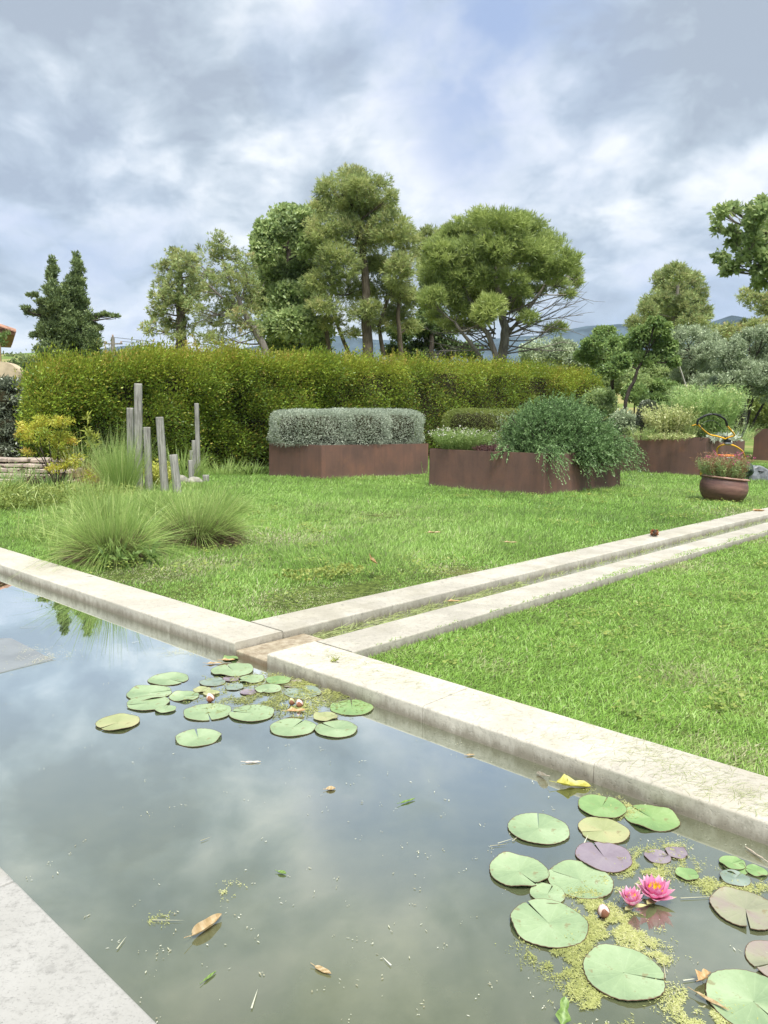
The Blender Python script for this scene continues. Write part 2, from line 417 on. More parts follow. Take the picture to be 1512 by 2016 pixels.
G_PINE = foliage('pine_needles', [(0.116, 0.173, 0.075), (0.253, 0.346, 0.114), (0.422, 0.509, 0.171), (0.549, 0.509, 0.265)], .42, .04)
G_PINE2 = foliage('umbrella_pine_needles', [(0.130, 0.184, 0.068), (0.285, 0.369, 0.111), (0.483, 0.554, 0.192)], .42, .04)
G_PINEP = foliage('thin_pine_needles', [(0.128, 0.194, 0.080), (0.272, 0.387, 0.146), (0.472, 0.561, 0.239), (0.544, 0.452, 0.239)], .42, .04)
G_OAK = foliage('oak_leaves', [(0.145, 0.211, 0.092), (0.289, 0.398, 0.151), (0.580, 0.655, 0.303)], .42, .05)
G_DARK = foliage('evergreen_oak_leaves', [(0.043, 0.085, 0.026), (0.109, 0.168, 0.053), (0.192, 0.264, 0.074)], .2, .05)
G_CYP = foliage('cypress_scales', [(0.085, 0.131, 0.060), (0.182, 0.247, 0.103), (0.332, 0.408, 0.163)], .15, .04)
G_OLIVE = foliage('olive_leaves', [(0.186, 0.244, 0.144), (0.354, 0.430, 0.268), (0.615, 0.690, 0.478)], .25, .06)
G_FRUIT = foliage('fruit_tree_leaves', [(0.092, 0.165, 0.060), (0.215, 0.329, 0.099), (0.399, 0.494, 0.178)], .35, .05)
G_WOODS = foliage('far_tree_leaves', [(0.078, 0.117, 0.039), (0.156, 0.208, 0.078), (0.260, 0.312, 0.117)], .2, .02)
G_TALL = foliage('soft_green_stems', [(0.180, 0.306, 0.108), (0.342, 0.499, 0.180), (0.594, 0.708, 0.306)], .3, .05)
G_FOUNT = foliage('fountain_grass_blades', [(0.124, 0.210, 0.050), (0.223, 0.355, 0.082), (0.372, 0.499, 0.147), (0.545, 0.605, 0.248)], .3, .05)
G_STRAW = foliage('dead_grass_thatch', [(.09, .07, .045), (.17, .13, .08), (.28, .22, .14)], .2, .03)
G_NAND = foliage('yellow_nandina_leaves', [(.17, .30, .03), (.36, .44, .05), (.58, .56, .07), (.64, .40, .12)], .4, .05)
G_YELL = foliage('yellow_shrub_leaves', [(.30, .36, .05), (.50, .52, .10), (.66, .64, .2)], .35, .05)
G_RED = foliage('reddish_grass_blades', [(.22, .12, .06), (.36, .20, .12), (.44, .33, .19)], .3, .04)
G_PURP = foliage('purple_leaves', [(.05, .025, .03), (.10, .05, .055), (.17, .09, .08)], .2, .05)
G_HERB = foliage('fresh_herb_leaves', [(0.140, 0.217, 0.056), (0.263, 0.342, 0.084), (0.455, 0.479, 0.140)], .35, .05)
G_VARI = foliage('variegated_leaves', [(0.204, 0.300, 0.084), (0.456, 0.504, 0.204), (0.720, 0.720, 0.408)], .3, .05)
G_LAUREL = foliage('grey_laurel_leaves', [(0.046, 0.058, 0.033), (0.130, 0.156, 0.098), (0.390, 0.429, 0.325)], .15, .12, .35)
G_DAISY = foliage('daisy_leaves', [(.13, .22, .05), (.24, .35, .10), (.36, .44, .17)], .3, .04)
G_WHITE = foliage('white_petals', [(.7, .66, .58), (.8, .76, .7), (.8, .8, .74)], .3, .02)
G_PINK = foliage('pink_blossoms', [(.35, .04, .14), (.55, .08, .24), (.70, .20, .36)], .3, .04)
G_ALGAE = foliage('floating_algae', [(0.167, 0.191, 0.069), (0.332, 0.362, 0.111), (0.508, 0.524, 0.222), (0.538, 0.496, 0.416)], .2, .08)
G_BITS = foliage('floating_bits', [(.30, .28, .18), (.45, .46, .34), (.62, .62, .52)], .1, .04)
G_CLIP = foliage('dry_grass_clippings', [(0.250, 0.257, 0.127), (0.350, 0.432, 0.161), (0.500, 0.513, 0.276)], .2, .03)
B_PINE = bark('pine_bark', (.085, .07, .05), (.18, .15, .115))
B_GREY = bark('grey_bark', (.13, .115, .10), (.27, .25, .22))
B_DARK = bark('dark_bark', (.035, .03, .025), (.09, .075, .06))

# ------------------------------------------------------------------ setting
def sstep(a, b, x):
    k = np.clip((x - a) / (b - a), 0, 1); return k * k * (3 - 2 * k)


def terrain_z(x, y):
    x = np.asarray(x, float); y = np.asarray(y, float)
    u = x * DA[0] + y * DA[1]; v = x * DB[0] + y * DB[1]
    z = np.where(u < (U_UI + U_LI) / 2, LAWN_N, LAWN_S)
    rise = 5.2 * sstep(18, 95, y) * (.9 + .1 * np.sin(x * .06))
    ridge = 15 * np.exp(-((x + 90) / 80) ** 2) * sstep(110, 230, y)
    return z + rise + ridge


def ground():
    def lines(keys, lo, hi):
        L = sorted(set(keys)); a = [L[0]]
        s = .5; x = L[0]
        while x > lo: x -= s; s *= 1.16; a.append(x)
        b = [L[-1]]; s = .5; x = L[-1]
        while x < hi: x += s; s *= 1.16; b.append(x)
        return np.array(sorted(set(a + L + b)))
    us = lines([-3.3, U_UO + .1, U_UO + .11, (U_UI + U_LI) / 2, U_LO - .11, U_LO - .10, -2.0], -2800, 2800)
    vs = lines([-5, V_NEAR - .12, V_NEAR - .11, 1.3, V_OUT - .11, V_OUT - .10, 3.0, 4, 5, 6, 7, 8, 9, 10, 11, 12, 13, 14, 15, 16, 17, 18], -2800, 2800)
    U, V = np.meshgrid(us, vs)
    X = U * DA[0] + V * DB[0]; Y = U * DA[1] + V * DB[1]; Z = terrain_z(X, Y)
    pool = (V > V_NEAR - .115) & (V < V_OUT - .105) & (U > -16) & (U < 9)
    chan = (U > U_UO + .105) & (U < U_LO - .105) & (V > V_OUT - .2) & (V < 24)
    Z = np.where(pool | chan, -.45, Z)
    n, m = U.shape; i = (np.arange(n - 1)[:, None] * m + np.arange(m - 1)[None]).ravel()
    b = MB(); b.add(np.stack([X, Y, Z], -1).reshape(-1, 3), np.stack([i, i + 1, i + m + 1, i + m], -1))
    tag(b.build('ground', M_LAWN, smooth=True), kind='structure')


ground()


def water_sheet(name, u0, u1, v0, v1, z):
    b = MB(); b.add([F(u0, v0, z), F(u1, v0, z), F(u1, v1, z), F(u0, v1, z)], [[0, 1, 2, 3]])
    return tag(b.build(name, M_WATER), kind='structure')


water_sheet('pond_water', -15.9, 8.9, V_NEAR - .02, V_IN + .02, WZ)
water_sheet('channel_water', U_UI - .02, U_LI + .02, V_IN + .36, 23.9, WZ + .006)

rngG = np.random.default_rng(5)
FAR_END = 22.0


def coping(name, label, cuts, lo, hi, axis, mat, z0=-.30, ztop=0.0):
    """a run of stone blocks; cuts are the joints along the run"""
    bm = bmesh.new(); tints = []
    for a, b_ in zip(cuts[:-1], cuts[1:]):
        g = .0009; c = (a + b_) / 2; h = abs(b_ - a) / 2 - g; o = (lo + hi) / 2; ho = (hi - lo) / 2
        dz = rngG.uniform(-.0008, .0008); k = len(bm.faces)
        if axis == 'u': bm_box(bm, F(c, o, (z0 + ztop) / 2 + dz), AX_UV, (h, ho, (ztop - z0) / 2), .009, 4, along=0)
        else: bm_box(bm, F(o, c, (z0 + ztop) / 2 + dz), AX_UV, (ho, h, (ztop - z0) / 2), .009, 4, along=1)
        tints += [rngG.uniform(0.1, 1)] * (len(bm.faces) - k)
    me = bpy.data.meshes.new(name); bm.to_mesh(me); bm.free()
    at_ = me.attributes.new('tint', 'FLOAT', 'FACE'); at_.data.foreach_set('value', np.array(tints, np.float32))
    o = link(name, me, mat); return tag(recenter(o), label, 'stone edging', 'stone edgings of the pond and channel')


uj = [uv_of(at(x, 1110 + .334 * x))[0] for x in (835, 1172)]
lj = [uv_of(at(x, 1110 + .334 * x))[0] for x in (400, 274, 164)]
coping('stone_coping', 'pale stone edging between pond and long lawn, left of the channel mouth',
       sorted([U_UI] + lj + [-6.35, -7.4, -8.5, -9.6, -10.7, -12, -13, -14, -15]), V_IN, V_OUT, 'u', M_STONE)
coping('stone_coping', 'pale stone edging strewn with clippings between lily pads and short lawn',
       sorted([U_LI] + uj + [.35, 1.4, 2.4, 3.4, 4.4, 5.4, 6.4, 7.5]), V_IN, V_OUT, 'u', M_STONE)
vj = [V_OUT + .004, 3.12, 4.15, 5.2, 6.2, 7.25, 8.3, 9.35, 10.4, 11.5, 12.6, 13.7, 14.8, 16, 17.2, 18.4, 19.6, 21]
coping('stone_coping', 'grey stone channel edging on the long-grass side with a pine cone on it', vj, U_UO, U_UI, 'v', M_CHAN)
coping('stone_coping', 'grey stone channel edging on the short-lawn side', [x + (.37 if i else 0) for i, x in enumerate(vj)], U_LI, U_LO, 'v', M_CHAN)
b = bmesh.new(); bm_box(b, F((U_UI + U_LI) / 2, V_IN + .21, -.19), AX_UV, ((U_LI - U_UI) / 2 - .001, .205, .155), .006, 3)
tag(recenter(bm_obj('stone_sill', b, M_BROWN)), 'rust-brown stone sill where the channel spills into the pond', 'stone sill')
uc = uv_of(at(25, 1735))[0]
b = bmesh.new()
us = [uc - 4.8, uc - 3.6, uc - 2.4, uc - 1.2, uc, uc + 1.2, uc + 2.4, uc + 3.6, uc + 4.8, uc + 6, uc + 7.2]
for a, c in zip(us[:-1], us[1:]):
    bm_box(b, F((a + c) / 2, V_NEAR - .3, -.03), AX_UV, ((c - a) / 2 - .002, .3, .03), .004, 2)
    for k in range(3): bm_box(b, F((a + c) / 2, V_NEAR - 1.0 - .8 * k, -.03), AX_UV, ((c - a) / 2 - .002, .398, .03), .004, 2)
tag(recenter(bm_obj('stone_paving', b, M_TERR)), 'gritty pale stone slab paving edging the near side of the pond', 'paving')
bb = MB(); bb.box(F(-3.5, V_NEAR - .09, -.26), AX_UV, (12, .08, .198)); o = bb.build('pond_wall', M_TERR); tag(o, kind='structure')

# a sunken pale slab just showing at the surface, far left
q = [at(-60, 1258, WZ + .003), at(22, 1256, WZ + .003), at(104, 1298, WZ + .003), at(0, 1324, WZ + .003), at(-80, 1345, WZ + .003)]
bb = MB(); V = [p for p in q] + [p - np.array([0, 0, .05]) for p in q]
bb.add(V, [[4, 3, 2, 1, 0]]); bb.add(V, [[i, (i + 1) % 5, 5 + (i + 1) % 5, 5 + i] for i in range(5)])
M_SLAB = plain('wet_pale_stone', (.20, .215, .215), .1, var=.12, scale=5, spec=.7)
tag(recenter(bb.build('stepping_stone', M_SLAB)), 'pale wet stepping stone flush with the water, littered with debris', 'stepping stone')

# ------------------------------------------------------------------ trees
def unit(a): return a / (np.linalg.norm(a, axis=-1, keepdims=True) + 1e-9)


def bend(p0, p1, rng, sag=.12, n=5):
    p0 = np.asarray(p0); p1 = np.asarray(p1); d = p1 - p0; L = np.linalg.norm(d)
    m = (p0 + p1) / 2 + rng.normal(size=3) * L * .07 + np.array([0, 0, -sag * L])
    s = np.linspace(0, 1, n)[:, None]
    return (1 - s) ** 2 * p0 + 2 * s * (1 - s) * m + s ** 2 * p1


def crown_leaves(mb, c, R, n, L, W, rng, needle=0, sub=14, upb=.35, sub_r=.36, fill=.25, tint=None, flat=1.0):
    """leaf clumps through one ellipsoid"""
    c = np.asarray(c); R = np.asarray(R)
    k = max(3, sub); dirs = unit(rng.normal(size=(k, 3)) + np.array([0, 0, .15]))
    rad = np.where(rng.random(k) < fill, rng.uniform(0, .6, k), rng.uniform(.6, .98, k))
    sc_ = c + dirs * R * rad[:, None]; sr = np.mean(R) * sub_r * rng.uniform(.45, 1.5, k)
    bt = np.clip(rng.normal(.45, .18, k), 0, 1) if tint is None else np.clip(rng.normal(tint, .12, k), 0, 1)
    m = n // (needle or 1)
    if m < 1: return
    idx = rng.choice(k, m, p=sr ** 2 / (sr ** 2).sum())
    o = unit(rng.normal(size=(m, 3))) * (rng.random(m) ** .45)[:, None]; o[:, 2] *= .72 * flat
    P = sc_[idx] + o * sr[idx][:, None]
    lo = rng.random(m) < .28; P[lo] = c + (unit(rng.normal(size=(int(lo.sum()), 3))) * (rng.random(int(lo.sum())) ** .4)[:, None]) * R * 1.10
    T = bt[idx] + rng.normal(0, .09, m)
    D = unit(o + unit(P - c) * .6) + np.array([0, 0, upb])
    if needle:
        P = np.repeat(P, needle, 0); D = unit(np.repeat(D, needle, 0)) + rng.normal(size=(len(P), 3)) * .55; T = np.repeat(T, needle)
    else:
        D = D * .5 + rng.normal(size=D.shape) * .7
    q = len(P)
    mb.leaves(P, D, L * rng.uniform(.65, 1.25, q), W * rng.uniform(.7, 1.2, q), rng, np.clip(T + rng.normal(0, .05, q), 0, 1))


def tree(name, label, cat, Y, limbs, blobs, mats, n, L, W, needle=0, seed=1, group=None, dep=1.2, upb=.35, sub=14, sub_r=.44,
         fill=.3, twigs=7, thin=None, tint=None, br=.03, root=None):
    rng = np.random.default_rng(seed); k = Y / FPX
    bx, by = limbs[0][0][:2]; base = atY(bx, by, Y + (limbs[0][0][3] if len(limbs[0][0]) > 3 else 0))
    gz = float(terrain_z(base[0], base[1]))
    if root is not None: gz = root
    e = empty(name, (base[0], base[1], gz), label, cat, group)
    tb = MB(); lim = []
    for li, pts in enumerate(limbs):
        P = np.array([atY(p[0], p[1], Y + (p[3] if len(p) > 3 else 0)) for p in pts]); r = np.array([p[2] for p in pts])
        if li == 0:
            foot = P[0].copy(); foot[2] = gz - .1
            if P[0][2] > gz: P = np.vstack([foot, P]); r = np.concatenate([[r[0] * 1.15], r])
        s = np.linspace(0, len(P) - 1, len(P) * 4); i0 = np.minimum(s.astype(int), len(P) - 2); f = (s - i0)[:, None]
        Q = P[i0] * (1 - f) + P[i0 + 1] * f; Q[1:-1] = (Q[:-2] + 2 * Q[1:-1] + Q[2:]) / 4; Q[1:] += rng.normal(size=(len(Q) - 1, 3)) * r.max() * .10
        rr = r[i0] * (1 - f[:, 0]) + r[i0 + 1] * f[:, 0]
        tb.tube(Q, rr, 8); lim.append((Q, rr))
    LQ = np.concatenate([q for q, _ in lim]); LR = np.concatenate([r for _, r in lim])
    bb = MB(); cb = MB(); tot = sum(b[2] * b[3] for b in blobs)
    for b in blobs:
        dy = b[4] if len(b) > 4 else rng.uniform(-dep, dep)
        c = atY(b[0], b[1], Y + dy); R = np.array([b[2] * k, (b[2] + b[3]) / 2 * k, b[3] * k])
        low = LQ[:, 2] < c[2] - .1 * R[2]
        dist = np.linalg.norm(LQ - c, axis=1) + np.where(low, 0, 3.0); j = int(dist.argmin())
        r0 = min(LR[j] * .6, br + .012 * np.mean(R) * 2)
        bp = bend(LQ[j], c, rng, .1, 7); bb.tube(bp, np.linspace(r0, .018, 7), 5, cap=False)
        for _ in range(twigs):
            q = c + unit(rng.normal(size=3) + np.array([0, 0, .3])) * R * rng.uniform(.5, .95)
            st = bp[rng.integers(3, 7)]; bb.tube(bend(st, q, rng, .08, 4), [.014, .011, .009, .006], 3, cap=False)
        crown_leaves(cb, c, R, int(n * b[2] * b[3] / tot), L, W, rng, needle, sub, upb, sub_r, fill, tint=(b[5] if len(b) > 5 else tint))
    if thin:
        for a, z_, r in thin:
            p0 = atY(a[0], a[1], Y + (a[2] if len(a) > 2 else 0)); p1 = atY(z_[0], z_[1], Y + (z_[2] if len(z_) > 2 else rng.uniform(-dep, dep)))
            bp = bend(p0, p1, rng, .07, 9); bb.tube(bp, np.linspace(r, r * .3, 9), 5, cap=False)
            for _ in range(6):
                i = rng.integers(3, 8); d = unit(p1 - p0) + rng.normal(size=3) * .45
                q = bp[i] + d * np.linalg.norm(p1 - p0) * rng.uniform(.12, .3)
                bb.tube(bend(bp[i], q, rng, .03, 4), [.011, .009, .007, .004], 3, cap=False)
    tb.build('trunk', mats[1], e, True); bb.build('branches', mats[1], e)
    cb.build('crown', mats[0], e)
    return e


GP = 'trees behind the tall hedge'
tree('pine_tree', 'tallest rounded olive-green pine in the middle of the tree group', 'tree', 30,
     [[(724, 700, .21), (722, 610, .17), (716, 500, .13), (690, 400, .07)], [(650, 695, .09, .6), (640, 640, .08, .5), (655, 560, .06, .3)], [(690, 705, .08, 1), (668, 650, .07, .8), (650, 600, .05, .5)],
      [(755, 700, .09, 1), (745, 640, .07, .8), (775, 560, .05, .5)], [(790, 700, .1, 1.2), (783, 620, .08, 1), (790, 540, .05, 1)]],
     [(688, 352, 34, 20), (655, 378, 32, 24), (722, 372, 36, 26), (630, 412, 28, 24), (690, 410, 48, 33), (748, 408, 33, 26), (770, 388, 11, 14), (640, 455, 34, 28), (700, 462, 50, 34), (765, 452, 38, 30), (795, 482, 22, 30),
      (622, 500, 26, 28), (670, 512, 44, 30), (735, 518, 44, 30), (790, 530, 32, 30), (640, 555, 38, 22), (700, 572, 38, 26), (760, 575, 42, 26), (806, 585, 24, 24), (640, 602, 34, 16), (718, 612, 36, 20), (780, 620, 38, 20),
      (655, 635, 28, 12), (740, 640, 28, 13), (800, 645, 30, 13), (690, 655, 20, 8)],
     (G_PINE, B_PINE), 98000, .19, .027, needle=6, seed=11, group=GP, dep=1.9, sub=16, br=.04)
tree('oak_tree', 'dense mid-green leafy tree left of and behind the tallest pine', 'tree', 32,
     [[(585, 700, .17), (575, 600, .13), (565, 480, .08), (575, 430, .04)], [(585, 660, .1), (620, 580, .06)], [(580, 660, .1), (535, 590, .06), (530, 520, .04)]],
     [(562, 425, 32, 20), (535, 455, 30, 25), (590, 438, 30, 28), (520, 500, 24, 26), (562, 490, 40, 32), (605, 480, 26, 28), (540, 540, 38, 30), (590, 535, 35, 30), (522, 588, 30, 28), (575, 590, 45, 32), (612, 570, 26, 26),
      (540, 640, 38, 28), (590, 640, 45, 30), (628, 655, 30, 25), (560, 682, 45, 20), (620, 695, 35, 15), (505, 470, 12, 12)],
     (G_OAK, B_DARK), 62000, .17, .10, seed=12, group=GP, dep=1.6, sub=22, sub_r=.28)
tree('pine_tree', 'slim pine with thick straight trunk, leftmost of the pines behind the hedge', 'tree', 27,
     [[(356, 695, .19), (355, 640, .17), (356, 580, .12), (352, 520, .06)]],
     [(345, 503, 20, 15), (322, 528, 20, 16), (368, 520, 24, 17), (318, 565, 18, 16), (384, 560, 20, 13), (308, 608, 20, 12), (298, 645, 20, 13), (338, 642, 24, 12), (330, 592, 18, 12), (378, 602, 18, 12), (366, 640, 18, 12), (350, 545, 18, 14), (335, 560, 22, 20), (372, 580, 20, 20), (345, 600, 24, 18), (322, 628, 22, 14), (358, 520, 22, 20), (378, 540, 16, 16), (312, 585, 18, 16), (352, 660, 26, 10)],
     (G_PINEP, B_PINE), 16000, .14, .03, needle=5, seed=13, group=GP, dep=.9, sub=11, sub_r=.30, fill=.1, br=.025)
tree('pine_tree', 'thin airy pine with a leaning trunk beside the slim thick-trunked pine', 'tree', 29,
     [[(526, 692, .14), (495, 640, .12), (470, 595, .09), (445, 530, .05), (432, 480, .03)], [(480, 615, .06), (430, 580, .045), (395, 545, .03)], [(470, 600, .05), (490, 550, .03)]],
     [(430, 472, 22, 18), (412, 500, 24, 20), (455, 505, 28, 20), (400, 535, 24, 18), (438, 540, 28, 22), (485, 515, 18, 22), (480, 560, 28, 26), (500, 600, 22, 26), (430, 588, 28, 16), (392, 612, 20, 13), (455, 640, 28, 16), (498, 650, 22, 18), (410, 668, 28, 13), (470, 590, 30, 24), (420, 560, 30, 22), (448, 610, 34, 20), (410, 635, 30, 16), (475, 625, 24, 20), (495, 570, 20, 26), (465, 535, 26, 24), (440, 665, 34, 12), (388, 570, 20, 18)],
     (G_PINEP, B_GREY), 22000, .14, .028, needle=5, seed=14, group=GP, dep=1.3, sub=12, sub_r=.30, fill=.1, br=.025,
     thin=[((495, 640), (380, 600), .03), ((470, 598), (370, 640), .03), ((510, 665), (420, 690), .03), ((500, 650), (380, 680), .025), ((460, 570), (395, 520), .025), ((480, 615), (520, 560), .025)])
tree('pine_tree', 'pine crown peeking out between the tallest pine and the umbrella pine', 'tree', 36,
     [[(838, 700, .16), (845, 620, .12), (852, 500, .06)]],
     [(850, 468, 28, 18), (832, 492, 22, 22), (880, 462, 18, 14), (868, 500, 26, 24), (838, 530, 22, 22)],
     (G_PINE, B_PINE), 13000, .18, .036, needle=5, seed=15, group=GP, dep=.8)
tree('evergreen_oak', 'low dark evergreen thicket tree between the pine trunks', 'tree', 34,
     [[(850, 700, .12), (850, 650, .08)], [(790, 705, .08), (800, 650, .06)]],
     [(790, 655, 26, 24), (830, 640, 28, 22), (865, 655, 36, 30), (825, 690, 36, 20), (888, 690, 30, 20), (925, 690, 26, 16), (770, 690, 18, 14), (850, 610, 26, 16), (815, 705, 30, 14)],
     (G_DARK, B_DARK), 26000, .12, .08, seed=16, group=GP, dep=1.0, sub=20, sub_r=.3)
th = []
rr_ = np.random.default_rng(3)
for (x, y) in [(1140, 560), (1150, 590), (1148, 620), (1130, 650), (1120, 540), (1108, 585), (1095, 620), (1118, 670), (1085, 655), (1070, 560), (1060, 610), (1042, 575), (1050, 650), (1110, 690), (1025, 560), (1145, 575), (1125, 610)]:
    th.append(((994 + rr_.uniform(-4, 6), rr_.uniform(610, 700), 0), (x, y), .028))
for (x, y) in [(830, 640), (845, 672), (838, 700), (870, 620), (860, 600), (900, 600), (880, 650), (905, 640), (850, 655), (920, 580), (940, 600), (960, 590), (820, 690), (865, 690)]:
    th.append(((968 + rr_.uniform(-8, 10), rr_.uniform(640, 705), -.2), (x, y), .026))
tree('umbrella_pine', 'broad dome-crowned umbrella pine with bare fanning branches on its right', 'tree', 27,
     [[(990, 705, .17), (994, 650, .15), (985, 590, .11), (968, 510, .07)], [(978, 705, .10, -.3), (962, 660, .09, -.4), (925, 600, .06, -.5), (905, 545, .04, -.4)], [(994, 665, .07), (1030, 620, .05), (1068, 570, .035), (1090, 530, .02)],
      [(948, 708, .07, -.6), (930, 680, .065, -.8), (895, 635, .045, -.9)], [(990, 620, .08), (1015, 560, .06), (1030, 490, .04)]],
     [(990, 440, 48, 22), (942, 446, 44, 24), (1040, 452, 44, 24), (900, 472, 38, 24), (1083, 485, 34, 26), (862, 500, 28, 28), (1118, 515, 22, 20), (1132, 550, 15, 20), (930, 500, 44, 28, -1.2), (985, 488, 50, 28, -1.4), (1040, 500, 44, 28, -1),
      (852, 548, 26, 28), (892, 540, 34, 28, -1), (1078, 535, 34, 20), (948, 545, 28, 18, -1.4), (1008, 552, 28, 15, -1.3), (882, 585, 32, 18, -.8), (965, 604, 27, 22, -1.8, .8), (952, 628, 20, 13, -1.8, .8), (1020, 577, 20, 9, -1.2), (848, 590, 22, 20), (905, 610, 26, 14, -.8),
      (1092, 648, 20, 9), (1040, 625, 18, 8), (862, 622, 18, 10), (960, 575, 34, 20, .6), (1000, 590, 30, 16, .8), (925, 570, 30, 20, .5), (1052, 575, 26, 12, .8), (980, 530, 44, 26, .5), (1060, 530, 34, 22, .4), (900, 575, 28, 20, .9), (940, 600, 24, 14, .9), (1100, 560, 22, 10, .5), (1120, 580, 14, 8, .3), (870, 560, 24, 22, .6), (890, 640, 26, 12, .8), (930, 640, 22, 10, .9), (1020, 610, 18, 8, .6)],
     (G_PINE2, B_GREY), 120000, .20, .025, needle=6, seed=17, group=GP, dep=1.6, sub=15, upb=.7, br=.04, thin=th)
for nm, cx, bl, sd, lab in (('a', 112, [(104, 522, 3.5, 20), (102, 550, 7, 28), (104, 585, 11, 34), (118, 600, 8, 34), (122, 635, 15, 40), (98, 625, 15, 34), (110, 660, 30, 40), (102, 700, 28, 30), (84, 596, 16, 5), (66, 582, 12, 4), (70, 618, 18, 5), (50, 608, 10, 3), (88, 655, 14, 14), (132, 640, 12, 44), (72, 662, 12, 5), (130, 575, 4, 22), (80, 690, 12, 5)], 21, 'left cypress of the pair, with side shoots reaching left'),
                            ('b', 165, [(151, 515, 3.5, 18), (152, 545, 7, 30), (156, 580, 10, 34), (137, 565, 4, 22), (138, 600, 9, 36), (160, 612, 11, 34), (150, 650, 19, 42), (178, 640, 8, 30), (180, 675, 14, 34), (168, 695, 26, 30), (192, 622, 8, 2.5), (210, 621, 12, 3.5), (228, 624, 8, 2), (196, 648, 5, 7), (150, 700, 24, 26)], 22, 'right cypress of the pair, with one thin branch reaching right')):
    tree('cypress_tree', lab, 'tree', 26 + (nm == 'b') * .8, [[(cx, 700, .12), (cx - 4, 620, .09), (cx - 9, 560, .04)]], bl, (G_CYP, B_DARK), 44000, .12, .036, needle=4, seed=sd, group='pair of cypresses', dep=.35, upb=1.6, sub=16, sub_r=.38, fill=.3, twigs=2)
GR = 'trees and shrubs beyond the planters'
tree('pine_tree', 'conical grey-green pine on the right, standing above the olive trees', 'tree', 44, [[(1332, 690, .2), (1332, 610, .14), (1335, 540, .06)]],
     [(1336, 535, 20, 16), (1302, 552, 20, 17), (1362, 552, 20, 17), (1322, 572, 28, 20), (1370, 586, 22, 20), (1290, 592, 22, 18), (1345, 602, 30, 22), (1276, 612, 18, 13), (1385, 620, 16, 13), (1310, 626, 30, 18), (1360, 636, 30, 18), (1252, 636, 18, 15), (1400, 645, 12, 8)],
     (G_PINEP, B_GREY), 34000, .24, .05, needle=5, seed=31, group=GR, dep=1.5, tint=.35)
tree('pine_tree', 'pine bough reaching in at the right edge above the distant hills', 'tree', 33, [[(1575, 760, .2), (1572, 650, .17), (1560, 560, .1)]],
     [(1470, 583, 20, 10), (1495, 592, 24, 12), (1500, 612, 16, 9), (1535, 600, 36, 24), (1570, 560, 45, 35), (1560, 620, 40, 30), (1470, 640, 14, 9), (1440, 648, 22, 10), (1500, 645, 30, 16)],
     (G_PINEP, B_PINE), 20000, .17, .036, needle=5, seed=32, group=GR, dep=1.0)
tree('oak_tree', 'leafy oak boughs reaching in at the upper right edge', 'tree', 17, [[(1690, 840, .22), (1685, 700, .2), (1670, 560, .16), (1650, 440, .08)], [(1675, 600, .09), (1580, 540, .06), (1510, 520, .035), (1470, 525, .02)], [(1665, 520, .09), (1560, 470, .06), (1500, 455, .03)]],
     [(1418, 418, 16, 13), (1445, 412, 16, 9), (1412, 448, 9, 12), (1440, 455, 14, 9), (1455, 480, 22, 13), (1420, 505, 15, 11), (1445, 525, 20, 11), (1475, 505, 20, 14), (1430, 532, 8, 10), (1488, 425, 18, 26), (1500, 400, 12, 10), (1510, 455, 28, 28), (1505, 520, 26, 24), (1500, 555, 18, 16), (1480, 470, 16, 16),
      (1560, 430, 50, 40), (1570, 500, 50, 40), (1640, 470, 60, 50), (1640, 400, 50, 40)],
     (G_OAK, B_GREY), 15000, .13, .075, seed=33, group=GR, dep=.6, sub=13, sub_r=.26, fill=.2, twigs=9)
tree('olive_tree', 'silvery olive tree with a round crown below the conical pine', 'tree', 25, [[(1366, 770, .08), (1362, 725, .08), (1358, 690, .05)]],
     [(1350, 662, 30, 20), (1386, 664, 30, 22), (1340, 694, 30, 22), (1380, 700, 35, 25), (1412, 694, 24, 24), (1360, 728, 35, 20), (1400, 725, 24, 18), (1322, 665, 16, 14), (1340, 750, 30, 18), (1388, 752, 30, 18), (1412, 742, 20, 18), (1315, 700, 18, 22)],
     (G_OLIVE, B_DARK), 34000, .085, .028, seed=34, group=GR, dep=.9, sub=18, sub_r=.3)
tree('olive_tree', 'multi-stemmed olive tree at the right edge with thin leaning stems', 'tree', 22, [[(1462, 855, .05), (1452, 800, .045), (1440, 740, .03)], [(1466, 855, .04), (1480, 790, .035), (1500, 740, .025)], [(1474, 850, .04), (1515, 770, .03)], [(1458, 840, .03), (1478, 770, .025), (1475, 730, .02)], [(1460, 830, .03), (1505, 745, .02)]],
     [(1440, 690, 28, 24), (1475, 668, 30, 20), (1508, 690, 35, 28), (1460, 722, 32, 20), (1500, 735, 35, 22), (1540, 710, 35, 35), (1425, 722, 20, 16), (1508, 655, 24, 14), (1440, 748, 24, 16), (1482, 758, 28, 18), (1512, 772, 24, 20)],
     (G_OLIVE, B_DARK), 34000, .085, .028, seed=35, group=GR, dep=.9, sub=18, sub_r=.3, tint=.4)
tree('fruit_tree', 'small green tree with a dark curving trunk right of the tall hedge', 'tree', 20, [[(1231, 790, .05), (1240, 765, .048), (1251, 745, .042), (1256, 725, .036), (1270, 705, .03)]],
     [(1270, 662, 32, 22), (1240, 690, 28, 20), (1300, 650, 22, 18), (1308, 688, 24, 20), (1268, 708, 32, 15), (1225, 712, 18, 13), (1290, 634, 14, 10), (1322, 712, 16, 12)],
     (G_FRUIT, B_DARK), 17000, .085, .05, seed=36, group=GR, dep=.6, sub=18, sub_r=.28)
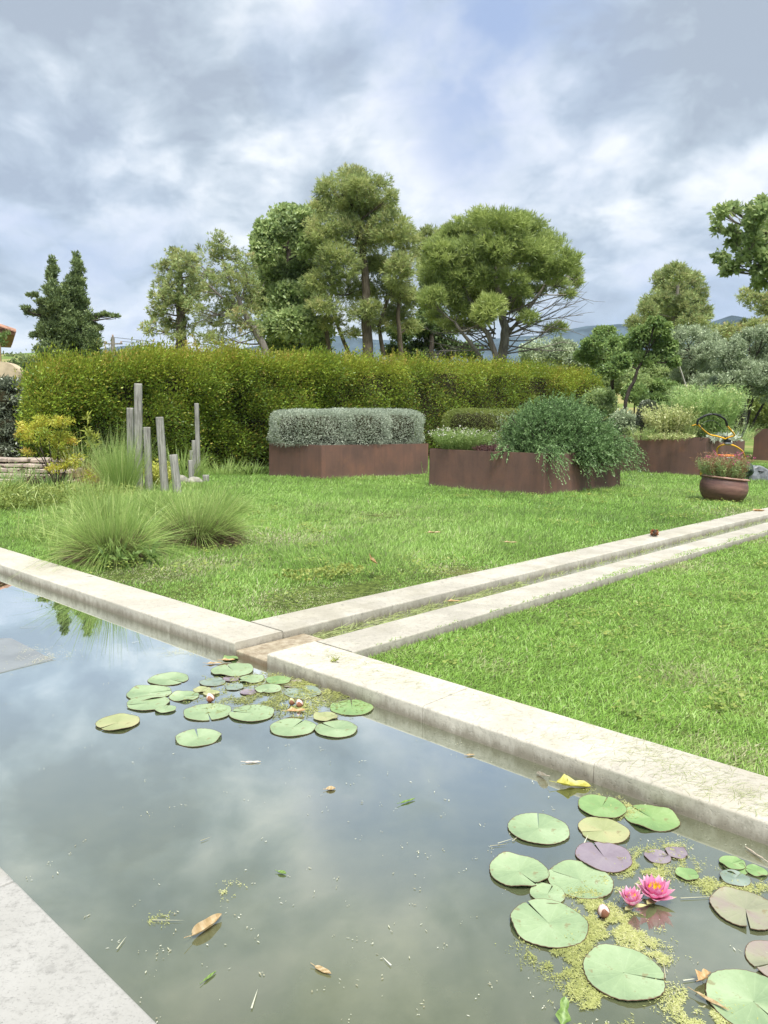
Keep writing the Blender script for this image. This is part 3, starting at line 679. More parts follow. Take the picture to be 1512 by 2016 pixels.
tree('fruit_tree', 'bright green small tree just beyond the right end of the tall hedge', 'tree', 24, [[(1205, 760, .06), (1206, 720, .05), (1196, 690, .04)]],
     [(1192, 660, 26, 17), (1170, 680, 26, 17), (1210, 682, 26, 20), (1180, 706, 30, 16), (1216, 710, 22, 16), (1150, 700, 20, 13), (1200, 730, 30, 13)],
     (G_FRUIT, B_DARK), 17000, .09, .05, seed=37, group=GR, dep=.7, sub=16, sub_r=.3)
for i, (x, y, rx, ry, Y, lab, g_, sd) in enumerate([
        (1060, 690, 34, 24, 48, 'hazy grey-green tree seen under the umbrella pine branches', G_OLIVE, 41), (1105, 690, 26, 22, 46, 'hazy grey-green tree between umbrella pine and hedge end', G_OLIVE, 42),
        (1140, 712, 26, 15, 30, 'grey-green bush rising just over the hedge end', G_OLIVE, 43), (1250, 772, 22, 16, 23, 'yellow-green bush behind the dark curving trunk', G_FRUIT, 44),
        (1305, 764, 26, 18, 24, 'yellow-green bush left of the tall feathery plant', G_FRUIT, 45), (1228, 828, 24, 22, 18.7, 'low green bush at the foot of the dark curving trunk', G_OLIVE, 52), (1290, 790, 34, 14, 20.5, 'low yellow-green growth behind the dark round shrub', G_FRUIT, 53), (1345, 780, 30, 20, 21.5, 'low green growth behind the left side of the feathery plant', G_OAK, 54), (1440, 790, 34, 16, 25, 'pale low growth between the thin leaning stems', G_OLIVE, 55), (1180, 790, 30, 26, 20.5, 'green bush rising behind the rosemary', G_OAK, 56), (1330, 815, 26, 22, 19.6, 'green growth low behind the variegated shrub', G_FRUIT, 57), (1405, 775, 26, 26, 22.5, 'grey-green growth behind the right side of the feathery plant', G_OLIVE, 58), (1500, 790, 26, 30, 26, 'green growth low at the right edge under the olive tree', G_OAK, 59), (1250, 755, 30, 20, 24, 'mid-green bush between the dark trunk and the hedge end', G_OAK, 60), (1285, 735, 34, 18, 27, 'dusky bush in the shade under the fruit tree', G_OAK, 46),
        (1430, 662, 34, 18, 40, 'brownish-green bush on the rise behind the olive trees', G_PINEP, 48),
        (1345, 745, 26, 16, 28, 'dark green bush under the round olive tree', G_OAK, 49), (1215, 745, 22, 22, 26, 'muted green bush by the hedge end', G_OAK, 50)]):
    tree('bush', lab, 'bush', Y, [[(x, y + ry, .02), (x, y, .015)]], [(x, y, rx, ry, 0), (x - rx * .5, y + ry * .3, rx * .6, ry * .7), (x + rx * .5, y + ry * .3, rx * .6, ry * .7), (x, y + ry * .7, rx * .9, ry * .6)],
         (g_, B_DARK), 9000, .0035 * Y + .01, .0017 * Y + .005, seed=sd, group=GR, dep=.3, sub=20, sub_r=.3, twigs=2)

# far wooded ridge on the left and low distant woods: one mass each nobody could count
def far_wood(name, label, pts, seed, n, L, W):
    rng = np.random.default_rng(seed); mb = MB()
    for (px, ptop, Y, r) in pts:
        c = atY(px, ptop, Y); gz = float(terrain_z(c[0], c[1])); R = r
        c = np.array([c[0], c[1], c[2] - R * .8]); 
        crown_leaves(mb, c, (R, R, R * .8), n, L, W, rng, sub=9, sub_r=.42)
        crown_leaves(mb, c - np.array([0, 0, R * 1.0]), (R * 1.2, R, R), n // 2, L, W, rng, sub=7, sub_r=.5)
    return tag(mb.build(name, G_WOODS), label, 'woods', kind='stuff')


rw = np.random.default_rng(8); pts = []
for i in range(46):
    x = -30 + i * 11 + rw.uniform(-4, 4); top = np.interp(x, [-30, 60, 200, 260, 330, 400, 480], [700, 698, 695, 686, 692, 702, 712]) + rw.uniform(-3, 5)
    pts.append((x, top, 190 + rw.uniform(-15, 25), rw.uniform(2.2, 3.6)))
for i in range(30):
    pts.append((-30 + i * 15, 712 + rw.uniform(-4, 5), 130 + rw.uniform(-10, 15), rw.uniform(1.8, 3.0)))
far_wood('far_wood', 'wooded ridge far behind the cypresses', pts, 51, 420, .75, .5)
pts = [(x + rw.uniform(-5, 5), 716 + rw.uniform(-5, 6), 75 + rw.uniform(-8, 12), rw.uniform(1.0, 1.8)) for x in range(600, 1560, 17)]
pts += [(x + rw.uniform(-5, 5), 700 + rw.uniform(-8, 8), 90 + rw.uniform(-8, 12), rw.uniform(1.5, 2.4)) for x in range(1060, 1560, 22)]
far_wood('distant_scrub', 'distant scrub line seen between the trunks', pts, 52, 500, .34, .22)


def ridge(name, prof, Y, seed, mat, thick=900):
    rng = np.random.default_rng(seed); xs = np.linspace(prof[0][0], prof[-1][0], 160)
    top = np.interp(xs, [p[0] for p in prof], [p[1] for p in prof])
    for k, a in ((3, 2.2), (9, 1.3), (23, .6)): top = top + a * np.sin(xs / 1512 * k * 6.28 + rng.uniform(0, 6))
    V = []; rows = 9
    for j in range(rows):
        s = j / (rows - 1); f = math.sin(s * math.pi)
        for x, tp in zip(xs, top):
            p = atY(x, tp, Y); y = Y + (s - .5) * thick; k = 1
            V.append([p[0] * k, y, -20 + (p[2] + 20) * f * (1 + .06 * math.sin(x * .05 + j * 1.7) * (1 - f))])
    n = len(xs); i = (np.arange(rows - 1)[:, None] * n + np.arange(n - 1)[None]).ravel()
    b = MB(); b.add(V, np.stack([i, i + 1, i + n + 1, i + n], -1))
    return tag(b.build(name, mat, smooth=True), kind='structure')


M_MTN = plain('haze_blue_slope', (.05, .075, .095), 1.0, var=.35, scale=.02, spec=0)  # blue of the distance haze is painted into the slope colour
ridge('mountains', [(-900, 700), (-200, 697), (120, 700), (200, 686), (260, 679), (330, 684), (400, 690), (470, 688), (560, 672), (640, 662), (740, 668), (860, 676), (960, 668), (1060, 660), (1110, 652), (1160, 645), (1230, 637), (1290, 646), (1400, 655), (1600, 650), (2400, 680)], 1700, 1, M_MTN, 500)
ridge('hills', [(1180, 730), (1240, 690), (1330, 655), (1400, 634), (1440, 621), (1480, 624), (1530, 634), (1640, 640), (1900, 660), (2300, 700)], 1150, 2, M_MTN, 300)

# utility pole, wires, leaning stake
p0 = atY(223, 745, 62); p0[2] = float(terrain_z(p0[0], p0[1])); p1 = atY(222, 664, 62)
e = empty('utility_pole', p0, 'wooden utility pole with insulators rising behind the hedge right of the cypresses', 'utility pole')
b = MB(); b.tube([p0, (p0 + p1) / 2, p1], [.2, .17, .14], 10); b.build('pole', B_GREY, e, True)
b = MB(); pc = p1 - np.array([0, 0, .5])
b.tube([pc - CR * .7, pc + CR * .75], .06, 6); b.build('crossarm', B_GREY, e)
M_CER = plain('porcelain', (.3, .22, .18), .3)
for s in (-.6, 0, .65):
    b = MB(); q = (p1 if s == 0 else pc + CR * s); b.lathe([(.0, 0), (.05, 0), (.09, .08), (.06, .12), (.08, .18), (.0, .22)], q, 10); b.build('insulator', M_CER, e, True)
b = MB()
for s, dzz in ((.65, 0), (0, .3)):
    a = pc + CR * s + np.array([0, 0, .2 + dzz]); z_ = np.array([a[0] + 75, a[1] + 50, a[2] + 1.5]); sgs = np.linspace(0, 1, 24)[:, None]
    P = a * (1 - sgs) + z_ * sgs; P[:, 2] -= 5 * (sgs[:, 0] * (1 - sgs[:, 0])); b.tube(P, .022, 4)
b.build('wires', plain('cable', (.12, .13, .15), .6), e)
a = atY(1337, 720, 21); c = atY(1350, 760, 21.2); gz_ = float(terrain_z(c[0], c[1])) - .1; c2 = c + (c - a) * max(0, (c[2] - gz_) / (a[2] - c[2]))
b = MB(); b.tube([c2, c, a], [.024, .024, .022], 8)
tag(recenter(b.build('garden_stake', plain('bleached_wood', (.5, .48, .43), .8), smooth=True)), 'pale leaning stake sticking up behind the feathery plant', 'stake')

# ------------------------------------------------------------------ house corner at the far left
hp = atY(-140, 760, 21); gz = float(terrain_z(hp[0], hp[1]))
e = empty('stucco_house', (hp[0], hp[1], gz), 'corner of an ochre stucco house with clay tiled eave at the left edge', 'house')
M_STUC = plain('ochre_stucco', (.52, .40, .22), .95, var=.12, scale=3, bump=.3)
M_TILE = plain('clay_tiles', (.36, .20, .14), .85, var=.3, scale=8, bump=.4)
x1 = atY(2, 680, 21)[0]; zt = atY(0, 660, 21)[2]
ay = unit(np.array([x1 - .4, 21.0, 0])); axh = np.array([ay[1], -ay[0], 0]); HX = np.stack([axh, ay, UP]); org = np.array([x1, 21.0, 0])
bm = bmesh.new(); bm_box(bm, org - axh * 2.0 + ay * 2.0 + UP * (gz - .2 + zt) / 2, HX, (2.0, 2.0, (zt - gz + .2) / 2), .02); bm_obj('wall', bm, M_STUC, e)
ov = atY(19, 655, 20.8)[0] - x1
bm = bmesh.new(); bm_box(bm, org - axh * (2.0 - ov) + ay * 1.9 + UP * (zt + .05), HX, (2.0, 2.1, .045), .01); bm_obj('roof', bm, M_TILE, e)
mb = MB()
for k in range(13):
    th_ = np.linspace(0, math.pi, 7); V = []
    for a_, zz in ((ov + .03, 0), (ov - 3, .9)):
        for t_ in th_: V.append(org + axh * a_ + ay * (-.2 + k * .33 + .15 * math.cos(t_)) + UP * (zt + .09 + zz + .08 * math.sin(t_)))
    mb.add(V, [[i, i + 1, i + 8, i + 7] for i in range(6)]); V2 = [q_ - UP * .02 for q_ in V]; mb.add(V2, [[i + 7, i + 8, i + 1, i] for i in range(6)])
mb.build('roof_tiles', M_TILE, e)
vb = MB(); rng = np.random.default_rng(77)
crown_leaves(vb, atY(4, 668, 20.7), (.14, .14, .16), 260, .06, .04, rng, sub=6)
crown_leaves(vb, atY(14, 656, 20.7), (.1, .1, .07), 120, .05, .03, rng, sub=4)
o = vb.build('climbing_vine', G_FRUIT); tag(recenter(o), 'yellow-green vine leaves hanging under the tiled eave', 'vine')
# rounded garden wall end
gp = atY(36, 712, 19); gz = float(terrain_z(gp[0], gp[1])); b = MB(); z1 = gp[2]
xs = [gp[0] - 3.4] + list(gp[0] - .45 * (1 - np.sin(np.linspace(0, math.pi / 2, 7)))); zs = [z1 + .04] + list(z1 - .32 * (1 - np.cos(np.linspace(0, math.pi / 2, 7))))
V = [[x, 19, z] for x, z in zip(xs, zs)] + [[gp[0], 19, gz - .1], [xs[0], 19, gz - .1]]; V2 = [[x, 19.35, z] for x, _, z in V]; n = len(V)
b.add(V + V2, [list(range(n))[::-1]]); b.add(V + V2, [[n + i for i in range(n)]]); b.add(V + V2, [[i, (i + 1) % n, n + (i + 1) % n, n + i] for i in range(n)])
tag(recenter(b.build('garden_wall', plain('tan_render', (.50, .41, .28), .95, var=.15, scale=3, bump=.3))), 'tan rendered wall with a rounded end above the grey-leaved bush', 'garden wall')

# ------------------------------------------------------------------ tall hedge
def hedge():
    rng = np.random.default_rng(61)
    u0 = -13.45
    vk = [5.25, 5.5, 6.0, 6.7, 7.9, 10.6, 14, 20, 25.5, 26.6, 26.9]; zk = [1.10, 1.52, 1.78, 1.95, 2.15, 2.31, 2.46, 2.76, 2.80, 2.64, 1.9]
    base = F(u0, 10, 0); e = empty('hedge', (base[0], base[1], 0), 'long tall clipped hedge, dark green below with yellow-green tips', 'hedge')
    topz = lambda v: np.interp(v, vk, zk)
    lump = lambda v, z: 1.35 * (.13 * np.sin(v * 2.3 + 1.3 * np.sin(z * 2)) + .10 * np.sin(v * 5.1 + z * 3.1) + .07 * np.sin(z * 5.7 + v * 1.1) + .06 * np.sin(v * 11 + 2 * np.sin(z * 6)))
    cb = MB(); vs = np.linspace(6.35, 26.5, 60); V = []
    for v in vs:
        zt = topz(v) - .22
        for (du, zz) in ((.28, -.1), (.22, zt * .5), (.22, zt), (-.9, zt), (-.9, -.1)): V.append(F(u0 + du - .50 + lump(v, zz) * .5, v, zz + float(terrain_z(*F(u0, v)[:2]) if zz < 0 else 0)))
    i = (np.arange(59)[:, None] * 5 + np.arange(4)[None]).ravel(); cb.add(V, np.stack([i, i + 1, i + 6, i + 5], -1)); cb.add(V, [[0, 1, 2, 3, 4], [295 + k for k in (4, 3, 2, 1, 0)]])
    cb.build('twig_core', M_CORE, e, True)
    lb = MB()
    # sprays: clumps of leaves over front, top and end
    def sprays(n, where, spread=.22, per=26, tint=None):
        v = rng.uniform(5.3, 26.8, n)
        v = np.where(rng.random(n) < .35, rng.uniform(5.3, 14, n), v); zt = topz(v)
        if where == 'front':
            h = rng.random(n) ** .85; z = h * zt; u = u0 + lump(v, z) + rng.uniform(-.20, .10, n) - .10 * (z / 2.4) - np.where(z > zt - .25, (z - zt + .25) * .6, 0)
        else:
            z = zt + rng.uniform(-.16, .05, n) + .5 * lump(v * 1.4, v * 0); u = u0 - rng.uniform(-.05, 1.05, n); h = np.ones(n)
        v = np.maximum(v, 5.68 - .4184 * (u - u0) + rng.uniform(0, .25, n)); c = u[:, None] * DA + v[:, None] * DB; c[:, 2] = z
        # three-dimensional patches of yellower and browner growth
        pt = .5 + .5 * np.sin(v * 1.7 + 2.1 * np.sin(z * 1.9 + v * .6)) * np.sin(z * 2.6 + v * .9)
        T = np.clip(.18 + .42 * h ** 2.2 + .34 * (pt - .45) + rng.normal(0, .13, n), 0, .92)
        T = np.where(rng.random(n) < (.02 + .07 * h), rng.uniform(.8, 1, n), T)
        hol = pnoise(v * 2.3, z * 3.0, 2.2, 71) + .5 * pnoise(v * 7, z * 8, 1.5, 72)
        if where == 'front': kp = hol + rng.normal(0, .12, n) > -.30; c, T, n = c[kp], T[kp], int(kp.sum())
        P = np.repeat(c, per, 0); o_ = rng.normal(size=(len(P), 3)) * spread * .55; P = P + o_
        out = DA * .8 + UP * (.45 if where == 'front' else 1.0)
        D = unit(o_) * .8 + out + rng.normal(size=P.shape) * .45
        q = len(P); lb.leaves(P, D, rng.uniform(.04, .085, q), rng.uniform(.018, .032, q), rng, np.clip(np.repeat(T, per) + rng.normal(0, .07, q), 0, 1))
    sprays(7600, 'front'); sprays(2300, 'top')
    # left end cap
    n = 900; z = rng.random(n) * 1.75; uu = rng.uniform(0, .95, n); c = (u0 - uu)[:, None] * DA + (5.70 + .4184 * uu + rng.uniform(-.08, .22, n) + .06 * np.sin(z * 5))[:, None] * DB; c[:, 2] = z
    P = np.repeat(c, 14, 0) + rng.normal(size=(n * 14, 3)) * .08; q = len(P)
    lb.leaves(P, -DB * .8 + UP * .4 + rng.normal(size=P.shape) * .6, rng.uniform(.045, .08, q), rng.uniform(.02, .032, q), rng, np.clip(np.repeat(rng.normal(.42, .2, n), 14) + rng.normal(0, .07, q), 0, 1))
    lb.build('foliage', G_HEDGE, e)
    sb = MB(); n = 620; v = rng.uniform(5.6, 26.6, n); v = np.where(rng.random(n) < .5, rng.uniform(6, 16, n), v)
    cl = .5 + .5 * np.sin(v * 2.1 + 1) * np.sin(v * .9)
    for k in range(n):
        hh = rng.uniform(.08, .28) + .36 * cl[k] * rng.random() ** 2 * (1 if v[k] < 17 else .5)
        a = F(u0 - rng.uniform(0, .9), v[k], topz(v[k]) - .05); d = np.array([rng.normal(0, .22), rng.normal(0, .22), 1.0]); d /= np.linalg.norm(d)
        m = int(6 + hh * 60); s = rng.uniform(.1, 1, m); P = a + d * (s * hh)[:, None] + rng.normal(size=(m, 3)) * .008
        tt = rng.uniform(0, 1)
        sb.leaves(P, d * .8 + rng.normal(size=(m, 3)) * .6, rng.uniform(.035, .065, m), rng.uniform(.015, .025, m), rng, np.clip(tt + rng.normal(0, .15, m), 0, 1))
        sb.leaves(a[None], d[None], hh, .006, rng, tt)
    sb.build('young_shoots', G_SHOOT, e)


hedge()


# grey-leaved bush left of the hedge
rng = np.random.default_rng(62)
c = atY(8, 835, 15.5); c[2] = .95
e = empty('laurel_bush', (c[0] - .2, c[1], 0), 'dense grey-leaved bush at the left edge beside the tall hedge', 'bush')
b = MB(); cc = MB()
for (x, y, rx, ry, dy) in [(10, 790, 42, 44, 0), (-30, 800, 50, 55, .2), (18, 850, 42, 48, -.1), (-30, 860, 50, 55, 0), (30, 885, 36, 34, -.1), (-10, 900, 50, 30, -.3), (45, 765, 22, 16, .5), (20, 760, 26, 14, .3)]:
    p = atY(x, y, 15.5 + dy); k = 15.5 / FPX
    crown_leaves(b, p, (rx * k, rx * k * .8, ry * k), 4200, .085, .026, rng, sub=34, sub_r=.24, fill=.15, upb=.2)
    cc.lathe([(.001, -.62 * ry * k), (.5 * rx * k, -.4 * ry * k), (.62 * rx * k, 0), (.5 * rx * k, .4 * ry * k), (.001, .62 * ry * k)], p, 12)
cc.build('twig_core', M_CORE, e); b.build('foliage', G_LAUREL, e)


# ------------------------------------------------------------------ blades
def ribbons(mb, P, D, L, W, droop, rng, tint, segs=3, side=None, pw=1.3):
    n = len(P); L = np.broadcast_to(L, (n,)); W = np.broadcast_to(W, (n,)); droop = np.broadcast_to(droop, (n,)); D = unit(D)
    H = D.copy(); H[:, 2] = 0; H = unit(H + rng.normal(size=H.shape) * .05 * np.array([1, 1, 0]))
    S = np.cross(D, rng.normal(size=(n, 3))) if side is None else side
    S = unit(S); V = []
    for i in range(segs + 1):
        s = i / segs
        c = P + D * (L * s)[:, None] + (H * .35 - UP) * (droop * L * s ** 2)[:, None]
        if i < segs:
            wv = S * (W * (1 - s ** pw) * .5 + W * .06)[:, None]; V += [c - wv, c + wv]
        else: V.append(c)
    k = len(V); V = np.stack(V, 1).reshape(-1, 3); o = (np.arange(n) * k)[:, None]
    tt = np.broadcast_to(tint, (n,)); off = mb.n
    q = np.concatenate([o + np.array([[2 * i, 2 * i + 1, 2 * i + 3, 2 * i + 2]]) for i in range(segs - 1)]) if segs > 1 else None
    tri = o + np.array([[2 * segs - 2, 2 * segs - 1, 2 * segs]])
    mb.add(V, tri, tt)
    if segs > 1:
        mb.F.setdefault(4, []).append(q + off); mb.T.setdefault(4, []).append(np.tile(tt, segs - 1))


PLANTERS = []


def planter(label, u0, u1, v0, v1, h, seed, z0=None, name='corten_planter'):
    c = F((u0 + u1) / 2, (v0 + v1) / 2); z0 = -.02 if z0 is None else z0; PLANTERS.append((u0, u1, v0, v1))
    e = empty(name, (c[0], c[1], z0), label, 'planter', 'rust-brown steel planters on the lawn'); t = .004
    for (cu, cv_, hu, hv) in [((u0 + u1) / 2, v0, (u1 - u0) / 2, t), ((u0 + u1) / 2, v1, (u1 - u0) / 2, t), (u0, (v0 + v1) / 2, t, (v1 - v0) / 2 - .005), (u1, (v0 + v1) / 2, t, (v1 - v0) / 2 - .005)]:
        bm = bmesh.new(); bm_box(bm, F(cu, cv_, (z0 - .1 + h) / 2), AX_UV, (hu, hv, (h - z0 + .1) / 2), .0015, 1); bm_obj('side_panel', bm, M_CORTEN, e)
    for (cu, cv_, hu, hv) in [((u0 + u1) / 2, v0 + .022, (u1 - u0) / 2 - .006, .016), ((u0 + u1) / 2, v1 - .022, (u1 - u0) / 2 - .006, .016), (u0 + .022, (v0 + v1) / 2, .016, (v1 - v0) / 2 - .04), (u1 - .022, (v0 + v1) / 2, .016, (v1 - v0) / 2 - .04)]:
        bm = bmesh.new(); bm_box(bm, F(cu, cv_, h - .005), AX_UV, (hu, hv, .002), 0); bm_obj('rim', bm, M_CORTEN, e)
    n = 14; us = np.linspace(u0 + .01, u1 - .01, n); vs = np.linspace(v0 + .01, v1 - .01, n); rng = np.random.default_rng(seed)
    V = [F(a, b_, h - .045 + .015 * rng.normal()) for b_ in vs for a in us]; i = (np.arange(n - 1)[:, None] * n + np.arange(n - 1)[None]).ravel()
    b = MB(); b.add(V, np.stack([i, i + 1, i + n + 1, i + n], -1)); b.build('soil', M_SOIL, e)
    return e


planter('rust-brown steel planter holding the three clipped silver shrubs', -11.33, -9.90, 9.10, 12.0, .607, 1)
planter('rust-brown steel planter with the sprawling rosemary spilling over its corner', -7.87, -5.76, 9.58, 11.95, .607, 2)
planter('low rust-brown steel planter with the clipped green hedge, behind the others', -11.6, -9.4, 14.6, 16.4, .62, 3)
q = atY(1387, 900, 15.95); cu, cv_ = uv_of(q)
planter('rust-brown steel planter behind the flower pot with the feathery plant', cu - 2.2, cu, cv_, cv_ + 2.4, .80, 4)
q = atY(1482, 900, 23.5); cu5, cv5 = uv_of(q); g5 = float(terrain_z(q[0], q[1]))
planter('greyish steel planter farthest back at the right edge', cu5, cu5 + 3, cv5, cv5 + 2.5, 1.0, 5, z0=g5 - .02)


def clipped(label, c, half, n, L, W, mat, seed, ax=AX_UV, group=None, p=4.0, name='clipped_shrub', tint=.5, cat='shrub', tv=.2):
    rng = np.random.default_rng(seed); c = np.asarray(c, float); half = np.asarray(half, float)
    e = empty(name, (c[0], c[1], c[2] - half[2]), label, cat, group)
    d = unit(rng.normal(size=(n, 3))); m = rng.random(n) < .75
    # even spread over a rounded box: project cube samples
    f = rng.uniform(-1, 1, (n, 3)); k = rng.integers(0, 3, n); sgn = np.where(rng.random(n) < .5, -1.0, 1.0)
    sgn = np.where((k == 2) & (rng.random(n) < .8), 1.0, sgn); f[np.arange(n), k] = sgn; d = f
    r = 1 / (np.abs(d) ** p).sum(1) ** (1 / p); q_ = d * r[:, None]
    lump = 1 + .06 * pnoise(q_[:, 0] * 4 + c[0], q_[:, 1] * 4 + q_[:, 2] * 3, 1.4, seed) + rng.normal(0, .02, n)
    depth = 1 - .12 * rng.random(n) ** 2
    P = c + (q_ * (half * lump[:, None] * depth[:, None])) @ ax
    N = unit((q_ ** 3) / half); D = unit(N @ ax) * .7 + rng.normal(size=(n, 3)) * .6 + UP * .15
    T = np.clip(tint + tv * .8 * pnoise(P[:, 0] * 9, P[:, 1] * 9 + P[:, 2] * 8, 1, seed + 1) + rng.normal(0, tv * .6, n), 0, 1)
    b = MB(); b.leaves(P, D, L * rng.uniform(.6, 1.3, n), W * rng.uniform(.7, 1.2, n), rng, T); b.build('foliage', mat, e)
    cb = MB(); th = np.linspace(-1, 1, 9); fc = []
    g = np.array([[x, y, z] for x in np.linspace(-1, 1, 6) for y in np.linspace(-1, 1, 6) for z in np.linspace(-1, 1, 6) if max(abs(x), abs(y), abs(z)) > .99])
    bm = bmesh.new(); bmesh.ops.create_cube(bm, size=2); bmesh.ops.subdivide_edges(bm, edges=bm.edges[:], cuts=5, use_grid_fill=True)
    for v in bm.verts:
        dd = np.array(v.co); r_ = 1 / (np.abs(dd) ** p).sum() ** (1 / p); v.co = Vector(c + (dd * r_ * (half * .76)) @ ax)
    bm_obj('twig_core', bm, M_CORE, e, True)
    return e


SG = 'clipped silver shrubs in a planter'
clipped('left clipped silver-grey shrub, overhanging the planter corner by the hedge', F(-10.76, 9.66, .86), (.70, .64, .36), 30000, .032, .011, G_SILVER, 71, group=SG)
clipped('middle clipped silver-grey shrub in the row of three', F(-10.56, 10.45, .87), (.71, .58, .38), 25000, .032, .011, G_SILVER, 72, group=SG)
clipped('right clipped silver-grey shrub in the row of three', F(-10.58, 11.42, .89), (.70, .64, .38), 25000, .032, .011, G_SILVER, 73, group=SG, tint=.45)
BG = 'clipped green hedge plants'
clipped('left mound of the clipped green box hedge behind the daisies', F(-10.85, 14.85, .96), (.74, .50, .40), 15000, .03, .014, G_BOX, 74, group=BG, p=4)
clipped('right mound of the clipped green box hedge next to the rosemary', F(-10.25, 15.9, .98), (.74, .60, .40), 15000, .03, .014, G_BOX, 75, group=BG, p=4)


def px_clip(label, px, py, Y, rx, ry, n, L, W, mat, seed, **kw):
    k = Y / FPX; return clipped(label, atY(px, py, Y), (rx * k, rx * k, ry * k), n, L, W, mat, seed, ax=np.eye(3), **kw)


def support(e_z, px, py, Y): return None


px_clip('dark clipped round shrub left of the pale variegated shrub', 1274, 822, 17.6, 18, 32, 5500, .035, .018, G_LAUREL, 76, p=3, tint=.35)
px_clip('grey clipped shrub glimpsed right of the feathery plant', 1448, 830, 18.0, 17, 42, 4500, .035, .018, G_LAUREL, 77, p=3, tint=.55)


def stems_plant(name, label, cat, base, n, h, spread, mat, seed, leaf=(.03, .012), per=14, lean=.25, stem_mat=None, group=None, top=None, topmat=None, base_r=None, tint=.5, zmin=.1, topn=6, topsz=.03, topname='blossoms', w=.006):
    """a plant of many leafy upright stems"""
    rng = np.random.default_rng(seed); base = np.asarray(base, float); e = empty(name, base, label, cat, group)
    fb = MB(); tp = MB(); br_ = spread * .5 if base_r is None else base_r
    a = rng.uniform(0, 6.28, n); r = br_ * np.sqrt(rng.random(n)); P0 = base + np.stack([np.cos(a) * r, np.sin(a) * r, 0 * r], -1)
    D = np.stack([np.cos(a) * lean * (.3 + r / (br_ + 1e-6)), np.sin(a) * lean * (.3 + r / (br_ + 1e-6)), np.ones(n)], -1) + rng.normal(size=(n, 3)) * .10
    L = h * rng.uniform(.6, 1.0, n); ti = np.clip(rng.normal(tint, .18, n), 0, 1)
    ribbons(fb, P0, D, L, w, .12, rng, ti, 3)
    Dn = unit(D); H = Dn.copy(); H[:, 2] = 0
    s = rng.uniform(zmin, 1, (n, per)); Pl = P0[:, None] + Dn[:, None] * (L[:, None] * s)[..., None] + (unit(H)[:, None] * .35 - UP) * (.12 * L[:, None] * s ** 2)[..., None]
    Pl = Pl.reshape(-1, 3); q_ = len(Pl); Dl = np.repeat(Dn, per, 0) * .55 + rng.normal(size=(q_, 3)) * .6
    fb.leaves(Pl, Dl, leaf[0] * rng.uniform(.6, 1.3, q_), leaf[1], rng, np.clip(np.repeat(ti, per) + rng.normal(0, .1, q_), 0, 1))
    fb.build('foliage', mat, e)
    if top:
        k = rng.choice(n, int(n * top), replace=False); T = P0[k] + Dn[k] * L[k][:, None] + (unit(H[k]) * .35 - UP) * (.12 * L[k])[:, None]
        Pt = np.repeat(T, topn, 0) + rng.normal(size=(len(T) * topn, 3)) * topsz * .5
        tp.leaves(Pt, rng.normal(size=Pt.shape) + UP * .4, topsz * rng.uniform(.6, 1.2, len(Pt)), topsz * .5, rng, rng.random(len(Pt))); tp.build(topname, topmat, e)
    return e


def on(px, py, Y, z): p = atY(px, py, Y); p[2] = z; return p


SOILZ = .57
stems_plant('variegated_shrub', 'pale yellow-green variegated shrub behind the planter rim', 'shrub', on(1316, 868, 17.0, .72), 330, .92, .7, G_VARI, 91, (.055, .026), 34, .30, base_r=.30, tint=.6, zmin=.12)
stems_plant('daisy_plant', 'white-flowered bushy plant spilling over the left corner of the rosemary planter', 'flowering plant', F(-7.5, 9.95, SOILZ), 700, .46, .55, G_DAISY, 81, (.035, .010), 18, .5, top=.14, topn=5, topmat=G_WHITE, topsz=.026, base_r=.30, topname='blossoms')
stems_plant('daisy_plant', 'pale loose plant between the red tuft and the rosemary', 'flowering plant', F(-7.2, 11.2, SOILZ), 260, .42, .4, G_DAISY, 82, (.035, .010), 14, .6, top=.3, topmat=G_WHITE, topsz=.022, base_r=.26, topname='blossoms')
stems_plant('red_tuft', 'small dark red tuft beside the white flowers', 'plant', F(-6.95, 9.95, SOILZ), 210, .17, .3, G_PURP, 83, (.03, .010), 16, .7, tint=.8, base_r=.18)
stems_plant('white_spike_plant', 'slender pale spikes rising behind the clipped green hedge', 'plant', on(968, 840, 18.4, .55), 60, .98, .5, G_SILVER, 84, (.05, .02), 30, .22, base_r=.35, tint=.75, zmin=.35, w=.012)
stems_plant('feathery_plant', 'tall feathery pale-green plant with flat flower heads in the back planter', 'plant', on(1386, 870, 17.3, .72), 620, 1.42, .9, G_TALL, 85, (.11, .012), 34, .22, top=.10, topmat=G_VARI, topsz=.06, base_r=.42, tint=.5, w=.012)
stems_plant('dry_stem_grass', 'yellowing dry stalks at the left foot of the feathery plant', 'plant', on(1350, 868, 16.8, .74), 90, .68, .3, G_DAISY, 86, (.10, .010), 6, .12, base_r=.16, tint=.95, w=.012)
stems_plant('rim_plant', 'low pinkish-green plants along the rim below the variegated shrub', 'plant', on(1318, 866, 16.5, .74), 160, .20, .6, G_VARI, 87, (.06, .02), 8, .9, base_r=.42, tint=.4)
stems_plant('rim_plant', 'small silver-leaved plant spilling over the planter behind the mower', 'plant', on(1424, 868, 16.1, .74), 90, .26, .3, G_SILVER, 88, (.09, .03), 6, 1.6, base_r=.18, tint=.7)
stems_plant('rim_plant', 'thin dry wispy plant between rosemary and variegated shrub', 'plant', on(1262, 868, 16.6, .72), 90, .42, .3, G_DAISY, 89, (.04, .01), 10, .5, base_r=.22, tint=.7)
stems_plant('wispy_shrub', 'wispy grey-green plant at the right end of the back planter', 'plant', on(1450, 872, 16.9, .74), 120, .55, .4, G_TALL, 90, (.03, .008), 10, .5, base_r=.28, tint=.6, w=.007)
